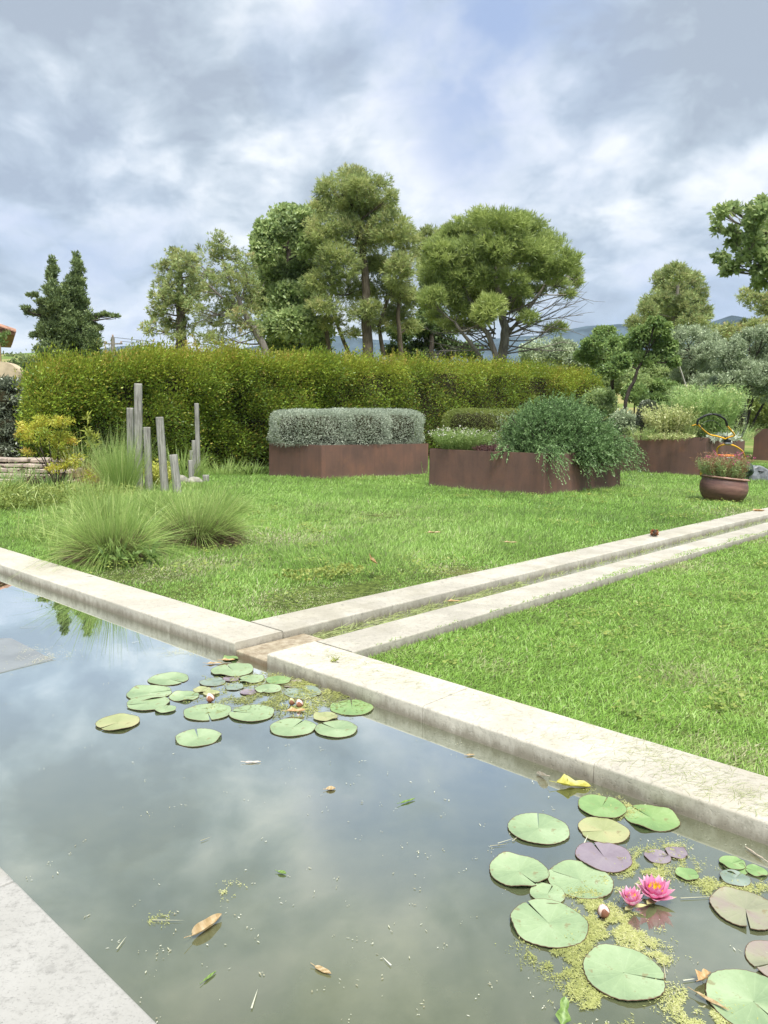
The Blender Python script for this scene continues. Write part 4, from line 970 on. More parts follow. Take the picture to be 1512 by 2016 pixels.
stems_plant('green_shrub', 'fresh green upright shrub at the right edge behind the far planter', 'shrub', on(1506, 860, 24.5, .9), 150, 1.75, .9, G_HERB, 92, (.11, .04), 44, .28, base_r=.5, tint=.35, w=.02)
stems_plant('white_spike_plant', 'tiny pale sprig on the lawn between the two front planters', 'plant', on(836, 935, 13.2, -.02), 5, .5, .03, G_DAISY, 93, (.02, .01), 10, .02, base_r=.01, w=.008, tint=.5)


def rosemary():
    rng = np.random.default_rng(95); c = F(-6.38, 10.95, .48)
    e = empty('rosemary_bush', c, 'big sprawling rosemary bush filling and overhanging the front right planter', 'shrub')
    sb = MB(); fb = MB(); R = np.array([1.03, 1.05, 1.12])
    def sprig(P0, D, L, dr, per, lt):
        n = len(P0); ti = np.clip(rng.normal(lt, .2, n), 0, 1); Dn = unit(D); H = Dn.copy(); H[:, 2] = 0; H = unit(H)
        ribbons(sb, P0, D, L, .008, dr, rng, .3, 3)
        s = np.linspace(.05, 1, per)[None] + rng.normal(0, .02, (n, per)); L2 = L[:, None] * s
        P = P0[:, None] + Dn[:, None] * L2[..., None] + (H[:, None] * .35 - UP) * ((dr * L)[:, None] * s ** 2)[..., None]
        P = P.reshape(-1, 3); q_ = len(P); D2 = np.repeat(Dn, per, 0) * .9 - UP * np.repeat(dr, per)[:, None] * .9 + rng.normal(size=(q_, 3)) * .55
        fb.leaves(P, D2, rng.uniform(.03, .055, q_), .0115, rng, np.clip(np.repeat(ti, per) + rng.normal(0, .1, q_), 0, 1))
    n = 3400; d = unit(rng.normal(size=(n, 3)) * np.array([1, 1, .8]) + np.array([0, 0, .35])); d[:, 2] = np.abs(d[:, 2]) - .12
    lump = 1 + .10 * pnoise(d[:, 0] * 3, d[:, 1] * 3 + d[:, 2] * 3, 1.6, 4)
    P0 = c + d * R * (.72 * lump * rng.uniform(.8, 1.08, n))[:, None]
    P0[:, 2] += .0
    D = d * .5 + UP * .75 + rng.normal(size=(n, 3)) * .35 + np.array([.1, -.15, 0])
    sprig(P0, D, rng.uniform(.20, .40, n), rng.uniform(.0, .35, n), 34, .45)
    # boughs hanging over the sides
    for (u, v, L, k, dz_) in [(-5.86, 9.70, .24, 24, 0), (-5.80, 9.66, .30, 14, 0), (-5.76, 10.5, .30, 26, 0), (-5.74, 10.62, .34, 14, 0), (-5.74, 11.25, .28, 40, .1), (-5.72, 11.5, .34, 42, .12), (-5.72, 11.8, .32, 34, .1), (-6.5, 9.62, .10, 14, 0)]:
        P0 = F(u, v, .64 + dz_) + rng.normal(size=(k, 3)) * np.array([.07, .07, .05]); D = DA * .55 + rng.normal(size=(k, 3)) * .35 + UP * .1
        if v < 9.63: D = -DB * .5 + rng.normal(size=(k, 3)) * .3
        sprig(P0, D, rng.uniform(.8, 1.15, k) * L, rng.uniform(.7, 1.15, k), 38, .5)
    n = 34
    for _ in range(n):
        a = rng.uniform(0, 6.28); q_ = c + np.array([math.cos(a), math.sin(a), rng.uniform(.1, .8)]) * R * .75
        sb.tube(bend(c + rng.normal(size=3) * .08, q_, rng, .1, 5), [.02, .016, .013, .01, .007], 5)
    sb.build('stems', B_DARK, e); fb.build('foliage', G_ROSE, e)
    cb = MB(); th = np.linspace(-.25, math.pi / 2, 8)
    cb.lathe([(max(.001, .60 * math.cos(t_) * 1.1), .58 * math.sin(t_)) for t_ in th], c + np.array([0, 0, .08]), 18); cb.build('twig_core', M_CORE, e, True)


rosemary()

# ------------------------------------------------------------------ wooden posts
PG = 'weathered wooden posts in the planting bed'
for (xt, yt, xb, yb, Y, wpx, lab, sd) in [
        (272, 755, 273, 968, 10.7, 17, 'tallest weathered grey post in the front row', 1), (256, 803, 258, 962, 10.95, 15, 'grey post standing close behind the left side of the tallest post', 2),
        (289, 841, 294, 972, 10.6, 16, 'short grey post just right of the tallest post', 3), (314, 821, 326, 972, 10.5, 17, 'right-leaning grey post, third tallest in the front row', 4),
        (341, 895, 352, 970, 10.4, 18, 'lowest leaning post of the front row', 5), (387, 794, 391, 935, 13.6, 10, 'tall slender post at the right of the back row', 6),
        (381, 867, 384, 936, 13.5, 9, 'second tallest post of the back row', 7), (377, 887, 380, 937, 13.3, 9, 'third tallest post of the back row', 8), (375, 906, 377, 938, 13.0, 11, 'shortest upright post of the back row', 9),
        (405, 935, 406, 950, 12.6, 14, 'small low stump right of the back row of posts', 10)]:
    rng = np.random.default_rng(100 + sd); top = atY(xt, yt, Y); bot = atY(xb, yb, Y); bot = bot + (bot - top) * .0; bot[2] = -.12
    r = wpx / 2 * .92 * Y / FPX; ax_ = top - bot; L = np.linalg.norm(ax_); z = ax_ / L; x = unit(np.cross(z, [0, 1, .1])); y = np.cross(z, x)
    b = MB(); prof = [(.001, 0), (r * 1.02, 0)] + [(r * (1.02 - .05 * s + .012 * rng.normal()), L * s) for s in np.linspace(.1, .985, 9)] + [(r * .93, L), (.001, L + .002)]
    b.lathe(prof, (0, 0, 0), 16); o = b.build('wooden_post', M_WOOD, smooth=False)
    for p_ in o.data.polygons: p_.use_smooth = len(o.data.polygons) > 0 and abs(p_.normal.z) < .8
    o.matrix_world = Matrix([[x[0], y[0], z[0], bot[0]], [x[1], y[1], z[1], bot[1]], [x[2], y[2], z[2], bot[2]], [0, 0, 0, 1]])
    tag(o, lab, 'post', PG)


# ------------------------------------------------------------------ planting bed
def fountain(label, base, n, L, seed, tilt=1.0, thatch=500, tl=(.2, .46), dead=.12, droop=(.15, .75), skew=(0, 0)):
    rng = np.random.default_rng(seed); e = empty('fountain_grass', base, label, 'ornamental grass', 'ornamental grass clumps'); b = MB()
    base = np.asarray(base, float)
    nc = 90; ca_ = rng.uniform(0, 6.28, nc); ce_ = rng.random(nc) ** .75 * 1.15 * tilt; ci = rng.integers(0, nc, n); cl_ = rng.uniform(.72, 1.15, nc)
    a = ca_[ci] + rng.normal(0, .16, n) / (.3 + ce_[ci]); el = np.clip(ce_[ci] + rng.normal(0, .13, n), 0, 1.4); r = .15 * np.sqrt(rng.random(n))
    P = base + np.stack([np.cos(a) * r, np.sin(a) * r, 0 * a], -1); D = np.stack([np.cos(a) * np.sin(el) + skew[0], np.sin(a) * np.sin(el) + skew[1], np.cos(el)], -1)
    ln = L * cl_[ci] * rng.uniform(.6, 1.12, n); T = np.where(rng.random(n) < dead, rng.uniform(.75, 1, n), np.clip(rng.normal(.38, .17, n), 0, .8))
    ribbons(b, P, D, ln, rng.uniform(.0022, .0050, n), rng.uniform(droop[0], droop[1], n) * (.35 + el * .6), rng, T, 5)
    b.build('blades', G_FOUNT, e)
    b = MB(); n = thatch; a = rng.uniform(0, 6.28, n); el = rng.random(n) ** .8 * 1.35; r = .16 * np.sqrt(rng.random(n))
    P = base + np.stack([np.cos(a) * r, np.sin(a) * r, 0 * a], -1); D = np.stack([np.cos(a) * np.sin(el), np.sin(a) * np.sin(el), np.cos(el)], -1)
    ribbons(b, P, D, L * rng.uniform(tl[0], tl[1], n), .006, rng.uniform(.1, .6, n), rng, rng.random(n), 4); b.build('dead_thatch', G_STRAW, e)
    return e


t1 = at(222, 1098); t2 = at(392, 1068)
fountain('left arching clump of fine grass at the pond edging', t1, 2600, .64, 111, skew=(-.03, 0), thatch=2400, tl=(.3, .52), tilt=.88, droop=(.1, 1.1))
fountain('right arching clump of fine grass with a brown tangled base', t2, 2300, .64, 112, thatch=3600, tl=(.3, .58), tilt=.74, dead=.2, skew=(.16, 0), droop=(.1, 1.1))
fountain('smaller grass clump at the left foot of the posts', on(205, 1010, 7.6, 0), 1500, .50, 113, thatch=200)
fountain('loose grass clump between the left grass clump and the posts', on(310, 1010, 7.8, 0), 1500, .46, 114, thatch=150)
fountain('tall bright green grass clump against the left posts', on(240, 966, 10.3, 0), 1100, .92, 115, tilt=.42, thatch=80, dead=.05, droop=(.05, .3))
fountain('loose grass clump behind the right grass clump', on(430, 1000, 8.2, 0), 1200, .46, 116, thatch=120)


def grassplant(name, label, base, n, h, r, mat, seed, lean=.4, w=.006, tint=.5, tv=.2, droop=.3):
    rng = np.random.default_rng(seed); e = empty(name, base, label, 'plant'); b = MB(); a = rng.uniform(0, 6.28, n); rr = r * np.sqrt(rng.random(n))
    P = np.asarray(base) + np.stack([np.cos(a) * rr, np.sin(a) * rr, 0 * a], -1); D = np.stack([np.cos(a) * lean, np.sin(a) * lean, 1 + 0 * a], -1) * 1.0 + rng.normal(size=(n, 3)) * lean * .5
    ribbons(b, P, D, h * rng.uniform(.5, 1, n), w, droop * rng.random(n), rng, np.clip(rng.normal(tint, tv, n), 0, 1), 4); b.build('blades', mat, e); return e


grassplant('red_grass', 'reddish tufted grass left of the posts', on(208, 952, 11.0, -.01), 700, .56, .17, G_RED, 121, .38, .0035, tint=.6)
grassplant('red_grass', 'buff reddish grass wisps nearer the yellow shrub', on(178, 945, 11.6, -.01), 260, .55, .2, G_RED, 122, .35, .004, tint=.8)
grassplant('reed_grass', 'tall seeding grass leaning against the left post', on(232, 955, 11.4, -.01), 260, 1.15, .18, G_DAISY, 123, .22, .008, tint=.7)
grassplant('strap_leaf_plant', 'strap-leaved green plant at the left edge', on(-8, 985, 9.6, -.01), 260, .50, .15, G_HERB, 124, .8, .018, tint=.4, droop=.7)
grassplant('iris_plant', 'blue-green sword leaves under the yellow shrub', on(104, 945, 11.0, -.01), 60, .36, .16, G_TALL, 125, .25, .026, tint=.25)
grassplant('tall_grass', 'wild grass stalks among the back row of posts', on(362, 940, 13.4, -.01), 240, .78, .3, G_FOUNT, 126, .35, .010, tint=.5)
grassplant('tall_grass', 'thin grass stalks at the foot of the hedge right of the posts', on(440, 925, 14.6, -.01), 260, .45, .5, G_FOUNT, 127, .4, .009, tint=.5)
grassplant('tall_grass', 'thin pale stalks in front of the hedge left of the posts', on(178, 925, 12.6, -.01), 130, 1.0, .45, G_FOUNT, 128, .2, .007, tint=.95)
grassplant('dark_strap_plant', 'dark strap leaves at the hedge foot left of the silver shrubs', on(492, 922, 14.9, -.01), 120, .36, .35, G_DARK, 129, .6, .02, tint=.8)


for i_, (px_, Y_, n_, h_, t_, lb_) in enumerate([(150, 11.9, 26, .95, .8, 'pale seed stalks just right of the yellow shrub'), (215, 11.2, 40, .8, .6, 'green-gold seed stalks rising from the reddish grass'), (60, 11.4, 40, .42, .5, 'short upright stalks in front of the dry stone wall'), (190, 9.2, 120, .5, .55, 'loose mixed stalks in the middle of the bed'), (120, 9.6, 120, .42, .5, 'loose stalks behind the low green plants')]):
    grassplant('wild_stalks', lb_, on(px_, 950, Y_, -.01), n_, h_, .3, G_FOUNT, 170 + i_, .16, .006, tint=t_, tv=.25)


def nandina():
    rng = np.random.default_rng(131); base = on(112, 950, 10.7, -.02); e = empty('nandina_shrub', base, 'yellow and orange leaved open shrub in the planting bed', 'shrub'); sb = MB(); lb = MB(); k = 10.7 / FPX
    for (x, y, rx, ry, n, t_) in [(60, 842, 26, 13, 420, .48), (95, 832, 32, 12, 520, .38), (78, 858, 34, 13, 560, .30), (125, 830, 22, 10, 300, .42), (48, 852, 12, 9, 150, .66), (115, 865, 22, 14, 420, .22), (140, 868, 18, 8, 200, .66), (118, 890, 22, 16, 420, .25), (128, 915, 24, 12, 360, .38),
                                  (55, 890, 12, 6, 90, .75), (105, 925, 14, 9, 160, .6), (150, 905, 18, 12, 150, .42), (150, 975, 16, 9, 130, .8), (175, 935, 12, 14, 120, .42)]:
        c = atY(x, y, 10.7 + rng.uniform(-.25, .25)); crown_leaves(lb, c, (rx * k, rx * k * .9, ry * k), n, .055, .015, rng, sub=9, sub_r=.34, tint=t_, upb=.1)
        sb.tube(bend(base + rng.normal(size=3) * .03, c, rng, -.1, 6), np.linspace(.009, .003, 6), 5)
    sb.build('stems', B_DARK, e); lb.build('foliage', G_NAND, e)


nandina()
stems_plant('spire_plant', 'tall single-stemmed plant with a green leafy top in front of the hedge', 'plant', on(174, 945, 11.9, -.02), 3, 1.42, .04, G_YELL, 132, (.11, .024), 34, .01, base_r=.01, tint=.15, zmin=.62, w=.011)
stems_plant('yellow_shrub', 'bright yellow-green shrub glowing behind the posts', 'shrub', on(312, 945, 11.6, -.02), 90, .52, .3, G_YELL, 133, (.05, .028), 16, .25, base_r=.14, tint=.55)
stems_plant('purple_plant', 'small dark purple leaved plant by the dry stone steps', 'plant', on(72, 945, 12.2, -.02), 70, .34, .3, G_PURP, 134, (.045, .02), 14, .5, base_r=.16)
stems_plant('purple_plant', 'purplish-brown low plant right of the dry stone steps', 'plant', on(95, 955, 11.4, -.02), 90, .26, .4, G_PURP, 135, (.04, .02), 12, .6, base_r=.25, tint=.8)
stems_plant('herb_plant', 'leafy fresh green low plant near the left edge', 'plant', on(80, 1012, 8.8, -.02), 420, .26, .9, G_HERB, 136, (.045, .016), 14, .7, base_r=.5, tint=.4)
stems_plant('herb_plant', 'leafy green low plant at the far left of the bed', 'plant', on(20, 1012, 8.6, -.02), 320, .24, .8, G_HERB, 137, (.045, .016), 14, .7, base_r=.42, tint=.3)
stems_plant('herb_plant', 'pale green horsetail-like stems before the dry stone steps', 'plant', on(45, 955, 11.2, -.02), 70, .42, .3, G_TALL, 138, (.06, .006), 12, .15, base_r=.3, tint=.4)
stems_plant('herb_plant', 'mixed green low plant under the reddish grass', 'plant', on(160, 985, 9.6, -.02), 320, .30, .8, G_HERB, 139, (.04, .012), 12, .6, base_r=.55, tint=.55)
stems_plant('weed_plant', 'broad-leaved weed growing in the base of the left grass clump', 'plant', on(250, 1108, 5.35, 0), 36, .17, .3, G_FRUIT, 140, (.075, .024), 9, .8, base_r=.13, tint=.5)
stems_plant('weed_plant', 'small clover patch in the long lawn below the right grass clump', 'plant', on(600, 1150, 4.9, 0), 60, .055, .3, G_HERB, 141, (.022, .016), 5, .8, base_r=.16, tint=.6, zmin=.7)
stems_plant('weed_plant', 'small clover patch in the long lawn left of the fallen maple leaf', 'plant', on(670, 1128, 5.1, 0), 50, .055, .3, G_HERB, 142, (.022, .016), 5, .8, base_r=.12, tint=.7, zmin=.7)
stems_plant('weed_plant', 'little sprig rooted in the joint of the channel edging corner', 'plant', on(660, 1293, 3.15, -.002), 5, .035, .03, G_HERB, 143, (.014, .008), 6, .6, base_r=.008, tint=.7, w=.0015)

# dry-laid stone steps
rng = np.random.default_rng(150); bm = bmesh.new()
M_DRY = plain('pinkish_field_stone', (.36, .30, .25), .95, var=.3, scale=6, bump=.6)
for row in range(5):
    zc = .03 + row * .075; x = -7.6 - .05 * row
    while x < -5.05 - row * .06:
        wd = rng.uniform(.22, .5); bm_box(bm, (x + wd / 2, 12.05 + row * .10 + rng.normal() * .02, zc), np.eye(3), (wd / 2 - .012, .22, .030 + rng.uniform(-.005, .004)), .010, 1, .006, rng); x += wd
tag(recenter(bm_obj('dry_stone_wall', bm, M_DRY)), 'low dry-laid wall of flat pinkish stones at the left edge', 'stone wall')
for i, (px, py, wpx, lab) in enumerate([(318, 948, 18, 'pale boulder at the foot of the leaning post'), (355, 940, 16, 'pale boulder beside the lowest front post'), (382, 944, 17, 'pale boulder under the back row of posts')]):
    bm = bmesh.new(); bmesh.ops.create_icosphere(bm, subdivisions=3, radius=1); c = at(px, py + 8, 0); k = wpx * c[1] / FPX
    for v in bm.verts:
        n_ = 1 + .16 * math.sin(v.co.x * 3 + i) * math.cos(v.co.y * 4 + i * 2) + .06 * math.sin(v.co.z * 9); v.co = Vector((c[0] + v.co.x * k * n_, c[1] + v.co.y * k * .8 * n_, .0 + v.co.z * .085 * n_ + .02))
    tag(recenter(bm_obj('boulder', bm, plain('pale_boulder', (.26, .25, .21), .95, var=.3, scale=14, bump=.6) if i == 0 else bpy.data.materials['pale_boulder'], None, True)), lab, 'boulder')

# ------------------------------------------------------------------ flower pot
pc = at(1420, 987); pc[2] = -.02; k = pc[1] / FPX
ang = math.radians(5.5); AXP = np.array([[math.cos(ang), 0, -math.sin(ang)], [0, 1, 0], [math.sin(ang), 0, math.cos(ang)]])
e = empty('flower_pot', pc, 'round-bellied glazed brown pot tilted on the lawn by the channel', 'flower pot')
def mat_pot():
    m, n, out = new_mat('brown_glazed_clay'); g = n.node('ShaderNodeTexCoord').outputs['Object']
    a = n.noise(n.vmath('MULTIPLY', g, (2, 2, 12)), 1.5, 5, .65); b_ = n.noise(g, 30, 4, .6)
    c = n.ramp(a, [(.35, (.095, .050, .044)), (.52, (.165, .085, .068)), (.68, (.25, .14, .11))]); c = n.mix(n.math('MULTIPLY', n.smooth(b_, .55, .7), .4), c, (.07, .04, .035))
    p = n.node('ShaderNodeBsdfPrincipled', {'Base Color': c, 'Roughness': .48, 'Specular IOR Level': .5}); n.l.new(p.outputs[0], out.inputs[0]); return m
M_POT = mat_pot()
R = 45 * k; H = .36
b = MB(); prof = [(.001, .0), (R * .50, 0), (R * .66, .015), (R * .84, H * .18), (R * .96, H * .38), (R * 1.0, H * .56), (R * .985, H * .72), (R * .93, H * .86), (R * .905, H * .93), (R * .86, H * .93), (R * .86, H * .6), (.001, H * .6)]
b.lathe(prof, pc, 56, axis=AXP.T); b.build('bowl', M_POT, e, True)
b = MB(); b.lathe([(R * .86, H * .925), (R * .87, H * .985), (R * .93, H * 1.0), (R * .985, H * .985), (R * .99, H * .95), (R * .93, H * .925), (R * .86, H * .925)], pc, 56, axis=AXP.T)
b.build('rim', plain('pale_worn_glaze', (.34, .20, .155), .5, var=.2, scale=20), e, True)
b = MB(); b.lathe([(.001, H * .88), (R * .4, H * .89), (R * .87, H * .86)], pc, 30, axis=AXP.T); b.build('soil', M_SOIL, e)
stems_plant('potted_flowers', 'upright stems with pink blossoms growing in the tilted brown pot', 'flowering plant', pc + np.array([.02, 0, H * .88]), 230, .43, .4, G_RED, 161, (.05, .009), 14, .20, top=.16, topmat=G_PINK, topn=7, topsz=.022, base_r=R * .72, tint=.3, w=.006)
stems_plant('potted_foliage', 'bright green leaves around the base of the pink flowers in the pot', 'plant', pc + np.array([0, 0, H * .88]), 320, .36, .4, G_OAK, 162, (.045, .008), 16, .25, base_r=R * .78, tint=.35, w=.006)

# ------------------------------------------------------------------ lawn mower
YM = 14.4; K = YM / FPX
mp = lambda x, y, dy=0.0: atY(x, y, YM + dy)
mbase = mp(1455, 945, .3); mbase[2] = 0
e = empty('lawn_mower', mbase, 'yellow and black push mower parked behind the flower pot', 'lawn mower')
M_YEL = plain('yellow_paint', (.78, .42, .02), .35, var=.05, coat=.3); M_BLK = plain('black_rubber', (.018, .02, .022), .5, var=.2); M_GRN = plain('dark_green_fabric', (.045, .065, .05), .6, var=.4, scale=14, bump=.6)
M_ORG = plain('orange_plastic', (.75, .22, .03), .35, var=.05); M_ALU = plain('grey_metal', (.35, .36, .37), .4, .6, var=.1)
def sm(pts, m=5):
    P = np.array(pts); n = len(P); s = np.linspace(0, n - 1, n * m); o = []
    for x in s:
        i = min(int(x), n - 2); f = x - i; p0, p1, p2, p3 = P[max(i - 1, 0)], P[i], P[i + 1], P[min(i + 2, n - 1)]
        o.append(.5 * ((2 * p1) + (-p0 + p2) * f + (2 * p0 - 5 * p1 + 4 * p2 - p3) * f * f + (-p0 + 3 * p1 - 3 * p2 + p3) * f ** 3))
    return np.array(o)
b = MB(); b.tube(sm([mp(1411, 912, .35), mp(1411, 893, .2), mp(1413, 882, .12), mp(1422, 876), mp(1432, 875), mp(1444, 877), mp(1458, 885, .1), mp(1464, 893, .2), mp(1468, 908, .35)]), .0165, 10)
b.build('lower_handle', M_YEL, e, True)
b = MB(); b.tube(sm([mp(1428, 864, -.05), mp(1412, 859, -.1), mp(1398, 856, -.15), mp(1388, 849, -.25), mp(1379, 841, -.35), mp(1374, 835, -.4)]), .0155, 10); b.tube(sm([mp(1428, 864, -.05), mp(1438, 860, -.1), mp(1446, 857, -.15), mp(1440, 848, -.25), mp(1431, 838, -.35)]), .0155, 10)
b.tube([mp(1376, 838, -.38), mp(1370, 836, -.36), mp(1362, 838, -.34)], [.014, .012, .006], 8)
b.build('upper_handle', M_YEL, e, True)
b = MB(); b.tube(sm([mp(1373, 836, -.4), mp(1374, 828, -.42), mp(1383, 821, -.45), mp(1396, 816, -.47), mp(1408, 816, -.47), mp(1419, 820, -.45), mp(1428, 827, -.42), mp(1431, 838, -.37)]), .020, 10); b.build('grip_bar', M_BLK, e, True)
b = MB(); b.tube(sm([mp(1378, 846, -.4), mp(1385, 833, -.36), mp(1397, 828, -.34), mp(1410, 831, -.34), mp(1424, 846, -.36)]), .0055, 6); b.build('bail_bar', M_BLK, e, True)
b = MB(); b.tube(sm([mp(1408, 816, -.5), mp(1424, 817, -.5), mp(1433, 826, -.45), mp(1432, 850, -.3), mp(1433, 866, -.08)]), .004, 5)
b.tube(sm([mp(1384, 846, -.3), mp(1388, 858, -.2), mp(1378, 868, -.1), mp(1384, 850, -.3)]), .004, 5); b.build('cable', M_BLK, e, True)
bm = bmesh.new(); bm_box(bm, mp(1432, 868), np.eye(3), (.055, .05, .03), .012); bm_box(bm, mp(1429, 862, -.03), np.eye(3), (.035, .035, .03), .01); bm_obj('pivot_clamp', bm, M_BLK, e)
bm = bmesh.new(); bm_box(bm, mp(1433, 873, -.03), np.eye(3), (.06, .04, .018), .01); bm_obj('clamp_plate', bm, M_ALU, e)
dc = mbase + np.array([-.08, .45, .19])
bm = bmesh.new(); bm_box(bm, dc, np.eye(3), (.26, .40, .09), .05, 3); bm_obj('deck', bm, M_BLK, e, True)
bm = bmesh.new(); bm_box(bm, dc + np.array([-.06, .05, .17]), np.eye(3), (.17, .18, .09), .04, 3); bm_obj('engine', bm, M_BLK, e, True)
bm = bmesh.new(); bm_box(bm, dc + np.array([-.02, .02, .275]), np.eye(3), (.14, .14, .022), .015, 2); bm_obj('engine_cover', bm, M_ORG, e, True)
bm = bmesh.new(); bm_box(bm, dc + np.array([.02, -.13, .22]), np.eye(3), (.09, .03, .035), .01, 2); bm_obj('muffler', bm, M_ALU, e, True)
for sx in (-1, 1):
    for yy in (-.30, .36):
        b = MB(); w_ = [(.001, -.03), (.07, -.03), (.095, -.022), (.10, 0), (.095, .022), (.07, .03), (.001, .03)]
        b.lathe(w_, dc + np.array([sx * .29, yy, -.09]), 22, axis=np.array([[0, 0, 1], [0, 1, 0], [1, 0, 0]])); wo = b.build('wheel', M_BLK, e, True)
        b = MB(); b.lathe([(.001, -.034), (.05, -.034), (.05, .034), (.001, .034)], dc + np.array([sx * .29, yy, -.09]), 16, axis=np.array([[0, 0, 1], [0, 1, 0], [1, 0, 0]])); b.build('hub', M_YEL, wo)
# bag behind the deck: pleated cloth
bm = bmesh.new(); bmesh.ops.create_icosphere(bm, subdivisions=4, radius=1); bc = mp(1467, 923, -.15)
for v in bm.verts:
    a = math.atan2(v.co.y, v.co.x); f = 1 + .07 * math.sin(a * 9 + v.co.z * 2) * (1 - abs(v.co.z)) + .05 * math.sin(v.co.z * 7 + a * 3)
    tz = (v.co.z + 1) / 2; v.co = Vector((bc[0] + v.co.x * .155 * f * (1.1 - .5 * tz), bc[1] + v.co.y * .17 * f, bc[2] + v.co.z * .16))
bm_obj('grass_bag', bm, M_GRN, e, True)
# collapsed collector on the lawn
M_GBAG = plain('grey_plastic_fabric', (.20, .215, .24), .4, var=.35, scale=9, bump=.5)
cc = at(1500, 948); bm = bmesh.new(); bmesh.ops.create_cube(bm, size=2); bmesh.ops.subdivide_edges(bm, edges=bm.edges[:], cuts=9, use_grid_fill=True)
for v in bm.verts:
    x, y, z = v.co; hgt = .13 * (1 - .28 * (x > -.2)) * (1 + .22 * math.sin(x * 5 + y * 2) * .5 + .15 * math.sin(y * 6 + x * 9) * .5)
    v.co = Vector((cc[0] + .14 + x * .42 * (1 - .10 * (z > 0)) + .02 * math.sin(y * 9 + z * 4), cc[1] + .3 + y * .30 + .02 * math.sin(x * 11), .0 + (z + 1) * hgt))
e2 = empty('grass_collector', (cc[0], cc[1] + .3, 0), 'crumpled grey fabric grass box lying on the lawn right of the mower', 'grass collector')
bm_obj('fabric', bm, M_GBAG, e2, True)
b = MB(); b.tube(sm([cc + np.array([-.27, .02, .02]), cc + np.array([-.24, -.01, .13]), cc + np.array([-.12, .0, .20]), cc + np.array([.14, .0, .17]), cc + np.array([.4, .0, .19])]), .009, 6); b.build('frame', M_BLK, e2, True)

# ------------------------------------------------------------------ lily pads, flowers, floating things
PADM = {'g': mat_pad('lily_pad_green', [(.19, .27, .145), (.26, .35, .19), (.33, .42, .25)]), 'y': mat_pad('lily_pad_yellowing', [(.26, .29, .13), (.32, .35, .17), (.38, .37, .19)]),
        'p': mat_pad('lily_pad_purple', [(.18, .145, .175), (.24, .20, .235), (.27, .235, .255)]), 'd': mat_pad('lily_pad_fresh', [(.14, .24, .09), (.20, .32, .12), (.27, .38, .17)]),
        'm': mat_pad('lily_pad_bronze', [(.20, .21, .14), (.27, .28, .18), (.28, .22, .21)]), 'h': mat_pad('lily_pad_greyish', [(.15, .20, .16), (.21, .27, .22), (.26, .32, .27)])}
M_EDGE = plain('pad_rim_brown', (.10, .055, .03), .7)


def lily_pad(px, py, wpx, kind, notch, lab, i):
    rng = np.random.default_rng(300 + i); c = at(px, py, WZ + .0012 + .0011 * (i % 4)); d = np.linalg.norm(c - CAM); fx = ray(px, py); R = wpx / 2 / FPX * d / np.linalg.norm(fx)
    e_ = MB(); nr, na = 7, 64; gap = math.radians(rng.uniform(2.0, 6.5)); th0 = math.radians(notch); th = th0 + np.linspace(gap / 2, 2 * math.pi - gap / 2, na)
    ph = rng.uniform(0, 6.28, 4); V = []
    for j in range(nr + 1):
        s = j / nr
        g_ = gap * .5 * (s ** .6)
        for q_, a in enumerate(th):
            lob = 1 + .018 * math.sin(a * 3 + ph[0]) + .010 * math.sin(a * 7 + ph[1]) + (.009 * math.sin(a * 29 + ph[2]) if j == nr else 0) - .06 * math.exp(-min(a - th0, th0 + 2 * math.pi - a) * 5)
            if j == 0: lob = 1
            rr = R * max(s, .012) * lob; z = .0008 * (1 + math.sin(a * 4 + ph[3])) * s + (.0006 + (.0075 if i % 3 == 1 else .0028) * max(0, math.sin(a * 2.3 + ph[1])) ** 3) * max(0, s - .82) / .18
            V.append([rr * math.cos(a), rr * math.sin(a), z])
    i0 = (np.arange(nr)[:, None] * na + np.arange(na - 1)[None]).ravel(); tt = .5 + .35 * np.sin(np.tile(th[:-1], nr) * 1.5 + ph[2]) * rng.uniform(.3, 1)
    e_.add(V, np.stack([i0, i0 + na, i0 + na + 1, i0 + 1], -1), tt)
    V2 = [[x, y, z - .0009] for x, y, z in V]; e_.add(V2, np.stack([i0 + 1, i0 + na + 1, i0 + na, i0], -1), tt)
    o = e_.build('lily_pad', PADM[kind], smooth=True); o.location = tuple(c); tag(o, lab, 'lily pad', 'floating lily pads')
    rim = MB(); edge = np.array(V[-na:]); rim.tube(edge * np.array([1.004, 1.004, 1]) + np.array([0, 0, -.0004]), .0006 + .0003 * (R > .05), 4); ro = rim.build('rim', M_EDGE); ro.parent = o
    return c, R


